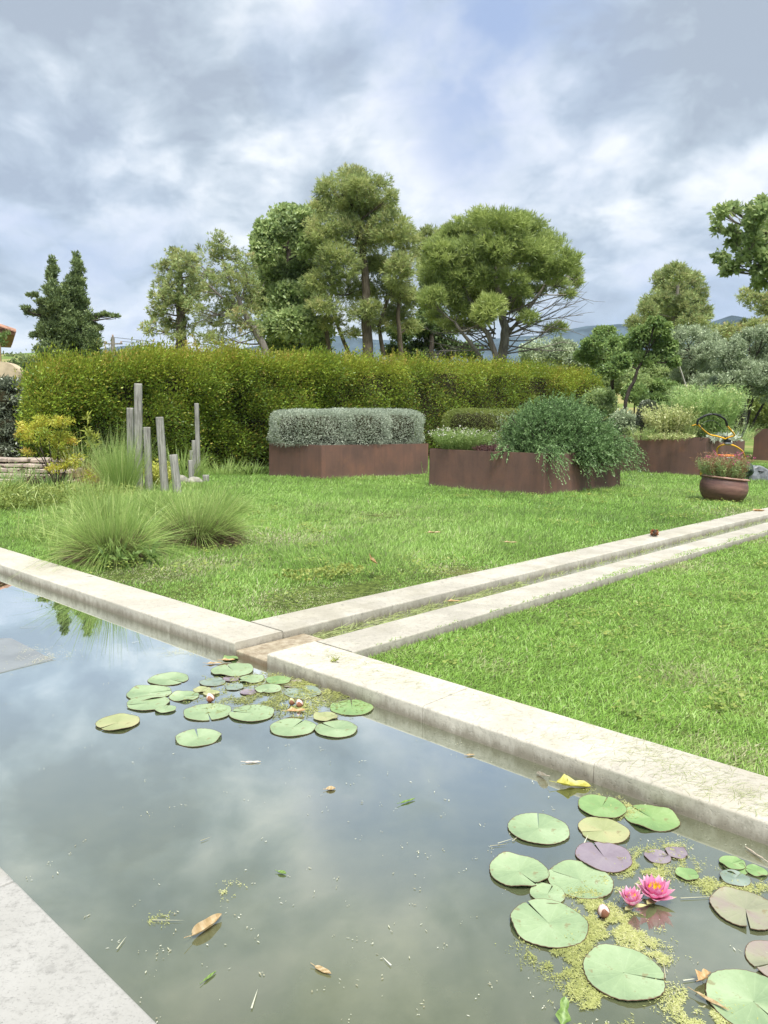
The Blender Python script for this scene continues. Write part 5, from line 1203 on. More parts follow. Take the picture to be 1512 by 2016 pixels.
PADS = [
    (332, 1337, 77, 'g', 330, 'oval green pad uppermost in the left of the far cluster, with a tan spot'), (294, 1364, 86, 'g', 20, 'large green pad at the far left of the cluster, above another large one'), (292, 1384, 82, 'g', 200, 'large green pad half hidden at the far left of the cluster'),
    (326, 1396, 40, 'g', 90, 'small green pad at the lower right of the far-left pair'), (363, 1371, 58, 'g', 10, 'medium green pad left of the dark red bud'), (398, 1358, 34, 'y', 60, 'small yellowish pad behind the dark red bud'), (416, 1364, 32, 'y', 300, 'tiny yellow-green pad touching the dark red bud'),
    (458, 1319, 82, 'g', 120, 'broad green pad nearest the stone sill'), (419, 1343, 50, 'h', 40, 'greyish pad below the orange leaf by the sill'), (456, 1336, 34, 'p', 150, 'small purple pad under the broad pad by the sill'), (495, 1337, 50, 'g', 200, 'medium green pad right of the small purple pad'),
    (528, 1356, 52, 'g', 250, 'medium green pad in the middle right of the far cluster'), (596, 1363, 74, 'h', 330, 'grey-green pad close under the stone edging'), (409, 1402, 91, 'g', 290, 'large green pad in front of the dark red bud'), (496, 1404, 88, 'g', 170, 'large green pad with dark blades of grass across it'),
    (232, 1422, 82, 'y', 235, 'yellowing pad with a torn notch, apart at the left'), (390, 1452, 88, 'g', 110, 'solitary round green pad nearest the open water in the far cluster'), (576, 1432, 90, 'g', 65, 'large green pad left of its twin at the front of the far cluster'), (662, 1435, 84, 'g', 140, 'large green pad right of its twin at the front of the far cluster'),
    (641, 1411, 48, 'y', 30, 'small yellow-green pad above the twin pads'), (693, 1393, 85, 'd', 95, 'fresh green pad against the edging at the right of the far cluster'), (489, 1363, 32, 'p', 10, 'small purple pad in the middle of the far cluster'), (454, 1296, 30, 'd', 60, 'tiny green pad tucked in the corner beside the stone sill'),
    (548, 1339, 50, 'd', 190, 'green pad strewn with grass just below the edging'), (577, 1347, 46, 'm', 220, 'brownish pad strewn with grass just below the edging'), (461, 1353, 36, 'h', 330, 'small grey pad between two purple pads'),
    (1060, 1631, 118, 'g', 80, 'large round green pad alone left of the stacked pads'), (1185, 1588, 92, 'd', 60, 'green pad touching the edging under the yellow leaf'), (1282, 1610, 104, 'd', 120, 'glossy fresh green pad pressed against the stone edging'), (1188, 1635, 98, 'y', 190, 'yellow-green notched pad between green and purple ones'),
    (1189, 1686, 107, 'p', 100, 'large purple pad above the pink flowers'), (1021, 1715, 115, 'g', 300, 'large green pad farthest left in the near cluster'), (1142, 1732, 127, 'g', 150, 'large green pad touching the purple one'), (1078, 1760, 68, 'g', 60, 'small green pad squeezed between three large ones'),
    (1080, 1817, 149, 'g', 115, 'very large green pad left of the brown bud'), (1228, 1915, 156, 'g', 345, 'very large green pad below the pink flowers'), (1294, 1687, 50, 'p', 10, 'small purple pad left of the reddish one, behind the flowers'), (1331, 1679, 42, 'p', 320, 'small reddish-purple pad floating behind the flowers'),
    (1353, 1721, 44, 'd', 0, 'small light green pad right of the pink flowers'), (1442, 1699, 48, 'd', 20, 'small green pad under the white grass strand'), (1447, 1712, 44, 'd', 200, 'small green pad overlapped by another near the right edge'), (1489, 1715, 40, 'd', 150, 'small green pad at the right edge below the waterline shadow'),
    (1447, 1729, 56, 'h', 40, 'greyish small pad above the big bronze pad'), (1468, 1790, 128, 'm', 250, 'big bronze-green pad near the right edge'), (1532, 1893, 120, 'm', 200, 'bronze pad cut by the right edge of the view'), (1484, 1972, 178, 'g', 290, 'huge green pad in the lower right corner')]
for i, p in enumerate(PADS): lily_pad(*p, i)

M_PET = None
def mat_petal():
    m, n, out = new_mat('pink_lily_petal'); a = n.node('ShaderNodeAttribute', attribute_name='tint').outputs['Fac']
    c = n.ramp(a, [(0, (.74, .15, .36)), (.5, (.84, .34, .55)), (1, (.92, .72, .80))])
    d = n.node('ShaderNodeBsdfPrincipled', {'Base Color': c, 'Roughness': .45, 'Specular IOR Level': .35}); tr = n.node('ShaderNodeBsdfTranslucent', {0: c})
    mx = n.node('ShaderNodeMixShader', {0: .4, 1: d.outputs[0], 2: tr.outputs[0]}); n.l.new(mx.outputs[0], out.inputs[0]); return m
M_PET = mat_petal(); M_STAM = plain('yellow_stamens', (.85, .52, .03), .5, var=.1); M_SEP = plain('green_sepal', (.42, .42, .20), .5, var=.2); M_BUD = plain('brown_bud', (.22, .09, .05), .5, var=.3); M_BUDP = plain('pale_bud_tip', (.75, .55, .50), .5, var=.15)


def petal(mb, c, az, tilt, L, W, cup, tip, rng, lift=0.0):
    """a cupped pointed petal: 9x5 grid; the tint runs pale towards its tip"""
    n, m = 9, 5; V = []; T = []
    ca, sa = math.cos(az), math.sin(az)
    for i in range(n):
        s = i / (n - 1); w_ = W * math.sin(math.pi * (.12 + .88 * s) ** .85) ** .8 * (1 - s ** 7); a = tilt + cup * (s - .5)
        x = L * s * math.sin(tilt) * 1.0 + .0; z = L * s * math.cos(tilt) ; x += -cup * L * .30 * (s * s - s) * 2 * math.cos(tilt); z += cup * L * .3 * (s * s - s) * 2 * math.sin(tilt)
        for j in range(m):
            t_ = (j / (m - 1) - .5) * 2; y = w_ * t_ * .5; dn = w_ * .22 * t_ * t_
            xx = x - dn * math.cos(tilt) ; zz = z + dn * math.sin(tilt)
            V.append([c[0] + ca * xx - sa * y, c[1] + sa * xx + ca * y, c[2] + zz + lift])
    i0 = (np.arange(n - 1)[:, None] * m + np.arange(m - 1)[None]).ravel(); T = np.clip(tip * (i0 // m) / (n - 1) + rng.normal(0, .05), 0, 1)
    mb.add(V, np.stack([i0, i0 + 1, i0 + m + 1, i0 + m], -1), T)


def lily(px, py, R, lab, seed, op=1.0):
    rng = np.random.default_rng(seed); c = at(px, py, WZ + .004); e = empty('water_lily_flower', c, lab, 'water lily', 'open pink water lilies')
    for (n, tilt, L, W, tip, r0) in [(7, 1.28 * op, R * 1.0, R * .50, 1.0, 0), (8, .95 * op, R * 1.0, R * .50, .85, .4), (8, .64 * op, R * .96, R * .46, .6, .1), (6, .40 * op, R * .78, R * .36, .4, .5)]:
        for k in range(n):
            b = MB(); az = (k + r0) / n * 6.283 + rng.normal(0, .05); petal(b, c + np.array([0, 0, .006]), az, tilt + rng.normal(0, .05), L * rng.uniform(.94, 1.05), W, .55, tip, rng); o = b.build('petal', M_PET, e, True)
    b = MB()
    for k in range(44):
        a = rng.uniform(0, 6.28); r = R * rng.uniform(.05, .20); h = R * rng.uniform(.34, .50)
        p0 = c + np.array([math.cos(a) * r * .6, math.sin(a) * r * .6, .01]); p1 = c + np.array([math.cos(a) * r * 1.5, math.sin(a) * r * 1.5, .01 + h]); p2 = p1 + np.array([-math.cos(a) * r * .3, -math.sin(a) * r * .3, R * .08])
        b.tube([p0, (p0 + p1) / 2, p1, p2], [.0012, .0014, .0013, .0007], 5)
    b.build('stamens', M_STAM, e, True)
    for k in range(3):
        b = MB(); petal(b, c + np.array([0, 0, .002]), k * 2.1 + 4.0, 1.30, R * .92, R * .36, .4, .5, rng); b.build('sepal', M_SEP, e, True)


lily(1289, 1773, .053, 'larger open pink water lily with yellow stamens', 401, .84)
lily(1243, 1787, .040, 'smaller pink water lily, cup-shaped, beside the larger one', 402, .62)
for i, (px, py, r, pale, lab) in enumerate([(417, 1381, .015, 1, 'dark red and white lily bud in the far pad cluster'), (577, 1387, .012, 0, 'olive-brown lily bud above the orange leaf'), (592, 1391, .013, 1, 'pinkish-brown lily bud right of the olive one'), (1191, 1803, .0125, 1, 'brown and pale pink bud left of the open lilies')]):
    rng = np.random.default_rng(410 + i); c = at(px, py, WZ + .002); e = empty('lily_bud', c, lab, 'lily bud', 'closed water lily buds')
    lean = np.array([[1, 0, .35], [0, 1, .1], [-.35, -.1, 1]])
    b = MB(); b.lathe([(.001, 0), (r * .7, r * .2), (r * .98, r * .8), (r * .8, r * 1.5), (r * .4, r * 2.0), (.001, r * 2.25)], c, 14, axis=lean.T); b.build('petals', M_BUDP if pale else M_SEP, e, True)
    for k in range(3):
        b = MB(); th_ = np.linspace(-.85, .85, 6) + k * 2.09 + .6; pr = [(r * .3, .0), (r * .80, r * .2), (r * 1.06, r * .8), (r * .90, r * 1.4), (r * .55, r * 1.8)]
        V = []
        for (rr, z) in pr:
            wk = 1 - .6 * (z / (r * 1.9)) ** 2
            for t_ in th_: a = k * 2.09 + .6 + (t_ - k * 2.09 - .6) * wk; V.append(c + np.array([rr * math.cos(a), rr * math.sin(a), z]) @ lean)
        i0 = (np.arange(4)[:, None] * 6 + np.arange(5)[None]).ravel(); b.add(V, np.stack([i0, i0 + 1, i0 + 7, i0 + 6], -1)); b.build('sepal', M_BUD, e, True)


def leaf_obj(name, lab, c, L, W, rot, mat, seed, kind='oval', curl=.2, tilt=(0, 0), cat='leaf', group=None):
    """a single fallen leaf with a midrib fold, lobes and curl"""
    rng = np.random.default_rng(seed); n, m = 15, 7; V = []
    for i in range(n):
        s = i / (n - 1)
        if kind == 'oval': w_ = math.sin(math.pi * s) ** .75
        elif kind == 'long': w_ = math.sin(math.pi * s ** .8) ** .6
        else: w_ = .35 + .65 * abs(math.sin(s * math.pi * 2.6 + .3)) * (1 - s * .4); w_ *= min(1, 6 * s + .15) * min(1, 5 * (1 - s) + .02)
        for j in range(m):
            t_ = (j / (m - 1) - .5) * 2; x = (s - .5) * L; y = t_ * w_ * W / 2; 
            if kind == 'lobed': x += abs(t_) * L * .16 * math.sin(s * math.pi * 2.6)
            z = curl * W * .5 * t_ * t_ * w_ + curl * L * .35 * (s - .5) ** 2 + .012 * L * math.sin(s * 11 + t_ * 4 + seed)
            V.append([x, y, z])
    V = np.array(V); cr, sr = math.cos(rot), math.sin(rot); Rz = np.array([[cr, sr, 0], [-sr, cr, 0], [0, 0, 1]])
    tx, ty = tilt; Rx = np.array([[1, 0, 0], [0, math.cos(tx), math.sin(tx)], [0, -math.sin(tx), math.cos(tx)]]); Ry = np.array([[math.cos(ty), 0, -math.sin(ty)], [0, 1, 0], [math.sin(ty), 0, math.cos(ty)]])
    V = V @ Rx @ Ry @ Rz; V[:, 2] -= V[:, 2].min(); i0 = (np.arange(n - 1)[:, None] * m + np.arange(m - 1)[None]).ravel(); b = MB()
    tt = np.clip(.5 + .3 * np.sin(i0 * .7) + rng.normal(0, .1, len(i0)), 0, 1)
    b.add(V, np.stack([i0, i0 + 1, i0 + m + 1, i0 + m], -1), tt); b.add(V - np.array([0, 0, .0006]), np.stack([i0 + m, i0 + m + 1, i0 + 1, i0], -1), tt)
    st = np.array([V[m // 2], V[m // 2] + (V[m // 2] - V[m * 3 + m // 2]) * 1.2]); b.tube(st, .0008, 4)
    o = b.build(name, mat, smooth=True); o.location = tuple(c); return tag(o, lab, cat, group)


L_TAN = foliage('dry_tan_leaf', [(.34, .24, .11), (.48, .36, .20), (.58, .48, .32)], .25, .05); L_ORG = foliage('dry_orange_leaf', [(.44, .27, .12), (.56, .38, .19), (.62, .48, .30)], .25, .05)
L_YEL = foliage('yellow_leaf', [(.38, .36, .06), (.50, .48, .10), (.60, .55, .18)], .3, .08); L_PALE = foliage('pale_dry_leaf', [(.60, .48, .38), (.72, .62, .52), (.78, .72, .64)], .25, .04); L_GRN = foliage('green_fallen_leaf', [(.13, .22, .05), (.20, .32, .08), (.30, .42, .14)], .35, .06)
W_ = WZ + .003
leaf_obj('fallen_leaf', 'curled golden boat-shaped leaf floating on open water', at(408, 1826, W_), .085, .026, 1.0, L_TAN, 1, 'long', .9, group='fallen leaves')
leaf_obj('fallen_leaf', 'small flat tan leaf floating below the golden one', at(636, 1910, W_), .040, .012, -.55, L_TAN, 2, 'long', .2, group='fallen leaves')
leaf_obj('fallen_leaf', 'little round tan leaf alone in mid-pond', at(651, 1553, W_), .030, .022, .3, L_TAN, 3, 'oval', .3, group='fallen leaves')
leaf_obj('fallen_leaf', 'large yellow leaf against the stone edging', at(1125, 1547, W_), .088, .062, .0, L_YEL, 4, 'lobed', .5, (.1, .1), group='fallen leaves')
leaf_obj('fallen_leaf', 'pale pinkish dry leaf leaning in the water beside the yellow leaf', at(1066, 1530, W_), .055, .024, 2.0, L_PALE, 5, 'long', .5, (.6, .3), group='fallen leaves')
leaf_obj('fallen_leaf', 'orange dry leaf among the far lily pads', at(580, 1400, W_ + .008), .060, .040, .1, L_ORG, 6, 'lobed', .4, group='fallen leaves')
leaf_obj('fallen_leaf', 'orange dry leaf in the corner by the stone sill', at(447, 1300, W_ + .004), .055, .026, .1, L_ORG, 7, 'lobed', .5, group='fallen leaves')
leaf_obj('fallen_leaf', 'washed-out tan leaf left of the corner by the sill', at(420, 1306, W_), .06, .03, .2, L_TAN, 8, 'lobed', .2, group='fallen leaves')
leaf_obj('fallen_leaf', 'crumpled orange leaf near the huge corner pad', at(1384, 1925, W_ + .006), .034, .028, .7, L_ORG, 9, 'lobed', .9, group='fallen leaves')
leaf_obj('fallen_leaf', 'tan strip of leaf beside the huge corner pad', at(1402, 1972, W_ + .004), .062, .009, -.8, L_TAN, 10, 'long', .3, group='fallen leaves')
leaf_obj('fallen_leaf', 'bright green leaf poking up at the bottom of the pond', at(1108, 2006, W_), .040, .030, 1.2, L_GRN, 11, 'lobed', .4, (.3, -.7), group='fallen leaves')
leaf_obj('fallen_leaf', 'small tan leaf at the reflected shadow of the edging', at(926, 1486, W_), .028, .010, .2, L_TAN, 12, 'long', .2, group='fallen leaves')
leaf_obj('fallen_leaf', 'green blade-like leaf floating in mid-pond', at(803, 1577, W_), .050, .009, .6, L_GRN, 13, 'long', .3, group='fallen leaves')
leaf_obj('fallen_leaf', 'pale leaf scrap near the tall open water centre', at(498, 1500, W_), .05, .010, .1, L_PALE, 14, 'long', .1, group='fallen leaves')
leaf_obj('fallen_leaf', 'small green leaf scrap left of the mid-pond', at(555, 1718, W_), .024, .012, -.4, L_GRN, 15, 'oval', .4, group='fallen leaves')
leaf_obj('fallen_leaf', 'green leaf strip floating below the golden leaf', at(413, 1922, W_), .034, .006, 1.0, L_GRN, 16, 'long', .2, group='fallen leaves')
leaf_obj('fallen_leaf', 'pale curved husk at the waterline near the right edge', at(1484, 1680, W_), .060, .010, 1.9, L_PALE, 17, 'long', .4, (.5, 0), group='fallen leaves')
leaf_obj('fallen_leaf', 'buff maple leaf standing in the long lawn', at(733, 1112, .075), .12, .10, 1.3, L_ORG, 18, 'lobed', .4, (.8, .3), group='fallen leaves')
leaf_obj('fallen_leaf', 'small faded leaf in the long lawn right of the maple leaf', at(853, 1049, .075), .11, .08, .3, L_TAN, 19, 'lobed', .3, group='fallen leaves')
leaf_obj('fallen_leaf', 'small faded leaf in the long lawn nearest the channel', at(1003, 1068, .07), .10, .05, -.1, L_TAN, 20, 'lobed', .3, group='fallen leaves')
leaf_obj('fallen_leaf', 'brown dry leaf lying on the channel edging at the right edge', at(1494, 1006, .003), .15, .07, .1, L_ORG, 21, 'long', .6, group='fallen leaves')
leaf_obj('fallen_leaf', 'orange leaf caught in the channel water', at(893, 1184, WZ + .02), .07, .04, .1, L_ORG, 22, 'lobed', .4, group='fallen leaves')
leaf_obj('fallen_leaf', 'light green leaf lying on the lawn before the rosemary planter', at(1160, 973, .06), .16, .03, .9, L_YEL, 23, 'long', .3, group='fallen leaves')
cp = at(1288, 1056, 0); b = MB(); rng = np.random.default_rng(5); e = empty('pine_cone', cp, 'small brown pine cone on the channel edging', 'pine cone')
b.lathe([(.001, .002), (.022, .006), (.030, .022), (.024, .045), (.010, .062), (.001, .066)], cp, 12); b.build('core', B_DARK, e)
b = MB(); n = 90; z = rng.uniform(.006, .060, n); a = rng.uniform(0, 6.28, n); r = np.interp(z, [0, .02, .045, .066], [.018, .027, .022, .006])
P = cp + np.stack([np.cos(a) * r, np.sin(a) * r, z], -1); b.leaves(P, np.stack([np.cos(a), np.sin(a), .5 + 0 * a], -1), .018, .016, rng, rng.random(n)); b.build('scales', foliage('cone_scales', [(.22, .08, .04), (.40, .16, .08), (.5, .26, .14)], 0, .05), e)

# ------------------------------------------------------------------ algae, specks, clippings (nobody could count them)
rng = np.random.default_rng(500)
b = MB()
def algae(path, w_, n, z=WZ + .0025, tint=.5, L=.0065, W=.0022):
    path = [at(x, y, z) for x, y in path]; P = []; n = int(n * 2.4)
    for _ in range(n):
        i = rng.integers(0, len(path) - 1) if len(path) > 1 else 0; f = rng.random(); c = path[i] * (1 - f) + path[min(i + 1, len(path) - 1)] * f; P.append(c + np.array([rng.normal(0, w_), rng.normal(0, w_), 0]))
    P = np.array(P); keep = pnoise(P[:, 0] * 38, P[:, 1] * 38, 1.0, 9) + .6 * pnoise(P[:, 0] * 110, P[:, 1] * 110, 1.0, 19) + rng.normal(0, .12, len(P)) > -.02; P = P[keep]; m = len(P); D = rng.normal(size=(m, 3)) * np.array([1, 1, .10]); S = np.cross(D, UP) + rng.normal(size=(m, 3)) * .1
    b.leaves(P, D, L * rng.uniform(.4, 1.5, m), W * rng.uniform(.4, 1.3, m), rng, np.clip(tint + .3 * pnoise(P[:, 0] * 12, P[:, 1] * 12, 1, 4) + rng.normal(0, .14, m), 0, 1), S=S)
algae([(1340, 1660), (1270, 1680), (1250, 1710)], .016, 900); algae([(1230, 1690), (1290, 1715), (1215, 1745)], .022, 3200, tint=.6); algae([(1150, 1770), (1190, 1800), (1240, 1830), (1270, 1870)], .024, 4600, tint=.5)
algae([(1130, 1790), (1170, 1830), (1120, 1880)], .024, 2600, tint=.45); algae([(1050, 1870), (1110, 1890), (1150, 1960), (1200, 2010)], .022, 3000, tint=.4); algae([(1340, 1970), (1400, 2000), (1380, 2016)], .026, 2400, tint=.45); algae([(1290, 1870), (1300, 1890)], .012, 500)
algae([(1350, 1700), (1400, 1745), (1450, 1770)], .022, 1500, tint=.4); algae([(1440, 1735), (1500, 1745)], .016, 700); algae([(1170, 1560), (1240, 1590), (1200, 1600)], .016, 1100, tint=.45)
algae([(430, 1375), (560, 1385), (640, 1392)], .07, 1500, tint=.15, L=.022, W=.004); algae([(440, 1335), (600, 1345), (700, 1375)], .05, 1500, tint=.2, L=.022, W=.004); algae([(540, 1330), (640, 1360)], .02, 1300, tint=.35); algae([(430, 1390), (540, 1372), (600, 1385)], .05, 1100, tint=.45, L=.010, W=.003); algae([(440, 1755), (460, 1748)], .014, 200, tint=.6); algae([(60, 1300), (110, 1292), (50, 1275)], .05, 500, z=WZ + .006, tint=.75); algae([(330, 1275), (370, 1290)], .04, 260, tint=.7)
algae([(300, 1810), (340, 1808)], .012, 60, tint=.5)
tag(b.build('pond_algae', G_ALGAE), 'yellow-green algae drifting between the lily pads', 'algae', kind='stuff')
b = MB(); n = 520; px = rng.uniform(-100, 1600, n); py = 1230 + 790 * rng.random(n) ** .8; P = np.array([at(x, y, WZ + .002) for x, y in zip(px, py)])
u_ = P @ DA; v_ = P @ DB; P = P[pnoise(u_ * 3, v_ * 3, 1, 31) + rng.normal(0, .25, len(P)) > -.1]; v_ = P @ DB; m_ = (v_ > V_NEAR + .02) & (v_ < V_IN - .01); P = P[m_]; n = len(P); k = rng.integers(1, 5, n); P = np.repeat(P, k, 0) + rng.normal(size=(k.sum(), 3)) * np.array([.007, .007, 0]); n = len(P)
D = rng.normal(size=(n, 3)) * np.array([1, 1, .03]); b.leaves(P, D, rng.uniform(.002, .011, n) * rng.uniform(.4, 1.3, n), rng.uniform(.001, .0035, n), rng, rng.random(n), S=np.cross(D, UP) + rng.normal(size=(n, 3)) * .03)
ribp = []
for (x, y, L, a) in [(980, 1660, .06, .5), (965, 1665, .05, .2), (1010, 1655, .05, .9), (300, 1811, .07, 0), (495, 1985, .05, 1.5), (1150, 1660, .05, 1.1), (1340, 1768, .11, .1), (1310, 1925, .05, 1.3), (1345, 1930, .05, .2), (40, 1235, .1, .2), (260, 1265, .06, .8), (1235, 1895, .08, 2.2), (395, 1655, .03, .7), (230, 1868, .04, 1.4), (770, 1900, .03, 2.2)]:
    c = at(x, y, WZ + .0035); ribp.append((c, np.array([math.cos(a), math.sin(a), 0]), L))
ribbons(b, np.array([r[0] for r in ribp]), np.array([r[1] for r in ribp]), np.array([r[2] for r in ribp]), .0028, 0, rng, rng.random(len(ribp)), 4, side=np.array([np.cross(r[1], UP) for r in ribp]))
tag(b.build('floating_debris', G_BITS), 'pale specks and straws floating on the pond', 'debris', kind='stuff')
b = MB()
def clip_on(n, uc_, vc_, su, sv, z=.0012, L=(.02, .07), box=None, tint=.5):
    u = rng.normal(uc_, su, n); v = rng.normal(vc_, sv, n)
    if box: ok = (u > box[0]) & (u < box[1]) & (v > box[2]) & (v < box[3]); u, v = u[ok], v[ok]
    n = len(u); P = u[:, None] * DA + v[:, None] * DB; P[:, 2] = z + rng.random(n) * .003; a = rng.normal(.2, .7, n); D = np.stack([np.cos(a), np.sin(a), rng.normal(0, .02, n)], -1); bendv = unit(np.cross(D, UP)) * rng.normal(0, .012, n)[:, None]
    S = unit(np.cross(D, UP)); ll = rng.uniform(*L, n); ribbons(b, P - D * ll[:, None] / 2, D + bendv * 5, ll, .0009, 0, rng, np.clip(rng.normal(tint, .25, n), 0, 1), 3, side=S)
cb_ = (U_LI + .0, 5, V_IN + .012, V_OUT)
for (x, y, n, s) in [(1330, 1500, 260, .17), (1440, 1560, 260, .17), (1250, 1470, 90, .12), (930, 1370, 60, .10), (1090, 1440, 50, .14), (700, 1300, 150, .09), (760, 1330, 120, .12), (640, 1280, 60, .08), (1500, 1590, 120, .1)]:
    u, v = uv_of(at(x, y)); clip_on(n, u, v, s, .07, box=cb_, tint=.45)
for (x, y, n, s) in [(60, 1110, 60, .25), (200, 1160, 60, .2), (420, 1225, 30, .15)]:
    u, v = uv_of(at(x, y)); clip_on(n, u, v, s, .07, box=(-12, U_UI, V_IN + .012, V_OUT), tint=.4)
clip_on(60, -2.95, 3.2, .06, .8, box=(U_UO, U_UI - .01, V_OUT, 9)); clip_on(60, -2.45, 3.2, .06, .8, box=(U_LI + .01, U_LO, V_OUT, 9))
# wet grass and weed in the channel
n = 1500; u = rng.uniform(U_UI + .01, U_LI - .01, n); v = V_IN + .40 + 1.9 * rng.random(n) ** 1.3; P = u[:, None] * DA + v[:, None] * DB; P[:, 2] = WZ + .009 + rng.random(n) * .010; D = DB + rng.normal(size=(n, 3)) * np.array([.4, .4, .10])
ribbons(b, P, D, rng.uniform(.03, .12, n), .003, .02, rng, np.clip(rng.normal(.25, .2, n), 0, 1), 3)
n = 900; v = rng.uniform(2.6, 12, n); P = (U_UI + .01 + rng.random(n) ** 2 * .10)[:, None] * DA + v[:, None] * DB; P[:, 2] = WZ + .009; ribbons(b, P, DB * .5 + UP * .15 + rng.normal(size=(n, 3)) * .5, rng.uniform(.02, .07, n), .004, .1, rng, rng.random(n) * .5, 2)
tag(b.build('grass_clippings', G_CLIP), 'thin cut grass blades lying on the stone edging and in the channel', 'grass clippings', kind='stuff')

# ------------------------------------------------------------------ lawn
def lawn():
    rng = np.random.default_rng(600)
    def sample(n, rmin, rmax, pw):      # points in a wedge around the view, denser near
        q_ = rng.random(n); e1 = 2 - pw; r = (rmin ** e1 + q_ * (rmax ** e1 - rmin ** e1)) ** (1 / e1); a = rng.uniform(-.66, .66, n); w_ = rng.random(n) < .22; a = np.where(w_, np.sign(a) * rng.uniform(.66, 1.2, n), a); return r * np.sin(a), r * np.cos(a), r
    def inside_planter(u, v):
        m = np.zeros(len(u), bool)
        for (a, b_, c, d) in PLANTERS: m |= (u > a) & (u < b_) & (v > c) & (v < d)
        return m
    # long lawn
    x, y, r = sample(1120000, 2.6, 24, 1.55); u = x * DA[0] + y * DA[1]; v = x * DB[0] + y * DB[1]
    edge = .012 * np.sin(u * 14) + .01 * np.sin(u * 37 + 1) + .012 * np.sin(v * 17 + 2)
    ok = (u < U_UO + .004 + edge * (v > V_OUT + .1)) & (v > V_OUT + edge * .7) & (u > -13.6) & ~inside_planter(u, v); x, y, u, v, r = x[ok], y[ok], u[ok], v[ok], r[ok]; n = len(x)
    hg = .050 + .032 * pnoise(x, y, 1.4, 1) + .020 * pnoise(x, y, 4.2, 2) + .018 * pnoise(x, y, 13, 5)
    de = np.minimum(v - V_OUT, U_UO - u); hg = hg * (.45 + .55 * sstep(0, .7, de)) * 1.25
    dry = np.zeros(n)
    for (px, py, rad) in [(400, 1108, .32), (548, 1060, .45), (250, 1128, .25), (640, 1175, .30), (1480, 1010, .5), (560, 1185, .22), (330, 1130, .2), (700, 1160, .2), (900, 1122, .25)]:
        c = at(px, py); dry += np.exp(-((x - c[0]) ** 2 + (y - c[1]) ** 2) / rad ** 2)
    dry = np.clip(dry, 0, 1); T = .44 + .22 * pnoise(x, y, 1.1, 3) + .16 * pnoise(x, y, 5, 4) + .12 * pnoise(x, y, 15, 6) + rng.normal(0, .13, n)
    T = np.clip(np.where(rng.random(n) < dry * .62 + .012, rng.uniform(.8, 1, n), T), 0, 1); hg *= 1 - .62 * dry
    P = np.stack([x, y, terrain_z(x, y) - .004], -1); a = rng.uniform(0, 6.28, n) ; la = pnoise(x, y, 2.2, 7) * 3.1; D = np.stack([np.cos(a) * .38 + .22 * np.cos(la), np.sin(a) * .38 + .22 * np.sin(la), np.ones(n)], -1)
    b = MB(); ribbons(b, P, D, hg * rng.uniform(.55, 1.35, n) * 1.15, .0022 + .00075 * r, rng.uniform(.05, .45, n), rng, T, 2)
    tag(b.build('lawn_grass', G_GRASS), 'long uneven lawn grass beyond the channel', 'grass', kind='stuff')
    # short lawn
    x, y, r = sample(1320000, 1.5, 16, 1.5); u = x * DA[0] + y * DA[1]; v = x * DB[0] + y * DB[1]; edge = .010 * np.sin(v * 15) + .008 * np.sin(v * 41)
    over = .05 * sstep(3.2, 5.5, v)
    ok = (u > U_LO - over * (1 + .6 * np.sin(v * 5.3)) - edge) & (v > V_OUT + .002) & (u < 9); x, y, u, v, r = x[ok], y[ok], u[ok], v[ok], r[ok]; n = len(x)
    hg = .030 + .009 * pnoise(x, y, 3, 11) + .009 * pnoise(x, y, 22, 12) + .006 * pnoise(x, y, 50, 17); dry = np.zeros(n)
    for (px, py, rad) in [(1480, 1500, .12), (1420, 1480, .10), (1330, 1110, .30), (1290, 1115, .2), (1350, 1330, .18), (1040, 1195, .12), (1505, 1065, .3), (960, 1310, .08)]:
        c = at(px, py, LAWN_S); dry += .8 * np.exp(-((x - c[0]) ** 2 + (y - c[1]) ** 2) / rad ** 2)
    T = .47 + .14 * pnoise(x, y, 2.0, 13) + .14 * pnoise(x, y, 16, 14) + .10 * pnoise(x, y, 45, 18) + rng.normal(0, .15, n); T = np.clip(np.where(rng.random(n) < np.clip(dry, 0, 1) * .5 + .02, rng.uniform(.8, 1, n), T), 0, 1)
    z = np.where(u > U_LO, LAWN_S, .0) - .004
    hg = np.where(u > U_LO, hg, .012)
    P = np.stack([x, y, z], -1); a = rng.uniform(0, 6.28, n); la = pnoise(x, y, 7, 15) * 3.1; D = np.stack([np.cos(a) * .55 + .35 * np.cos(la), np.sin(a) * .55 + .35 * np.sin(la), np.ones(n)], -1)
    b = MB(); ribbons(b, P, D, hg * rng.uniform(.6, 1.35, n) * 1.25, .0017 + .00070 * r, rng.uniform(.1, .6, n), rng, T, 2)
    tag(b.build('short_lawn_grass', G_GRASS2), 'short dense mown lawn right of the channel', 'grass', kind='stuff')


lawn()


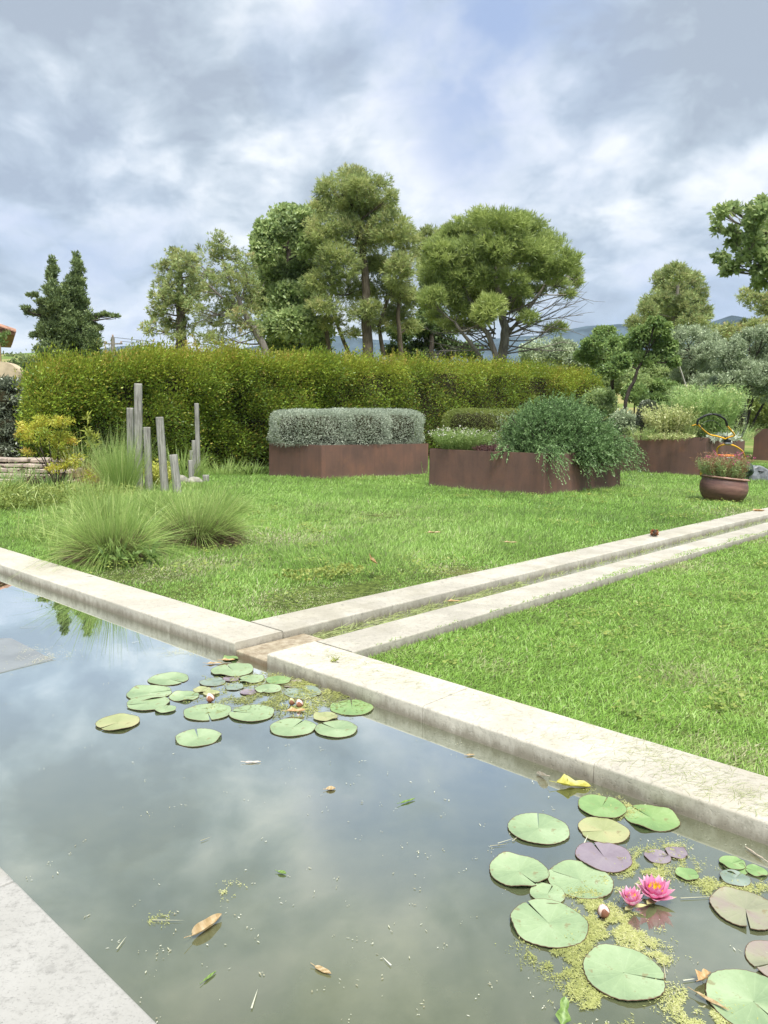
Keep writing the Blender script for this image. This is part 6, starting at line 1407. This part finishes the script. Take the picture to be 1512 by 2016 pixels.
def rough_grass():
    rng = np.random.default_rng(650); n = 26000; b = MB()
    px = rng.uniform(-120, 470, n); py = 962 + 125 * rng.random(n) ** 1.2; P = np.array([at(a_, c_, 0) for a_, c_ in zip(px, py)]); x, y = P[:, 0], P[:, 1]; u = P @ DA; v = P @ DB
    m_ = pnoise(x, y, 1.8, 41) + .5 * pnoise(x, y, 5, 42); ok = (v > V_OUT + .25) & (m_ + rng.normal(0, .15, n) > -.12 + .35 * sstep(380, 470, px) + .45 * sstep(1020, 1085, py)); P = P[ok]; m_ = m_[ok]; n = len(P); P[:, 2] = LAWN_N
    D = np.stack([rng.normal(0, .28, n), rng.normal(0, .28, n), np.ones(n)], -1); hh = (.09 + .09 * np.clip(m_ + .3, 0, 1)) * rng.uniform(.5, 1.5, n); stalk = rng.random(n) < .035; hh = np.where(stalk, hh * 2.4, hh)
    ribbons(b, P, D, hh, .004 + .0005 * P[:, 1], rng.uniform(.05, .5, n), rng, np.where(stalk, rng.uniform(.75, 1, n), np.clip(rng.normal(.42, .2, n), 0, 1)), 3)
    tag(b.build('rough_grass', G_FOUNT), 'rough unmown grass around the clumps and posts in the bed', 'grass', kind='stuff')


rough_grass()


def lawn_weeds():
    rng = np.random.default_rng(640); lb = MB(); nclu = 420
    q_ = rng.random(nclu); r = 2.6 + 12 * q_ ** 1.1; a = rng.uniform(-.62, .62, nclu); x = r * np.sin(a); y = r * np.cos(a); u = x * DA[0] + y * DA[1]; v = x * DB[0] + y * DB[1]
    ok = (v > V_OUT + .08) & ((u < U_UO - .05) | (u > U_LO + .06)); ok &= pnoise(x, y, .9, 21) > -.15; x, y, u, r = x[ok], y[ok], u[ok], r[ok]
    for xx, yy, uu, rr in zip(x, y, u, r):
        long_ = uu < U_UO; m = int(rng.integers(14, 50)); sp = rng.uniform(.02, .08) * (1.6 if long_ else 1)
        P = np.stack([xx + rng.normal(0, sp, m), yy + rng.normal(0, sp, m), (.045 if long_ else LAWN_S + .024) + rng.uniform(-.012, .012, m)], -1); D = rng.normal(size=(m, 3)) * np.array([1, 1, .25])
        S = np.cross(D, UP) + rng.normal(size=(m, 3)) * .2; lb.leaves(P, D, rng.uniform(.010, .026, m) * (1 + rr * .06), rng.uniform(.008, .018, m) * (1 + rr * .06), rng, np.clip(rng.normal(.45, .18, m), 0, 1), S=S)
    tag(lb.build('lawn_weeds', G_HERB), 'low clover and weeds scattered through the lawns', 'weeds', kind='stuff')


lawn_weeds()

# ------------------------------------------------------------------ summer haze over the distance
bm = bmesh.new(); bmesh.ops.create_cube(bm, size=1)
for v in bm.verts: v.co = Vector((v.co.x * 7000, 1400 + v.co.y * 6400, 133 + v.co.z * 276))
m, n, out = new_mat('haze_air')
pv = n.node('ShaderNodeVolumePrincipled', {'Color': (.66, .84, 1.0, 1), 'Density': .00013, 'Anisotropy': 0.0}); n.l.new(pv.outputs[0], out.inputs['Volume'])
tag(bm_obj('haze', bm, m), kind='stuff')
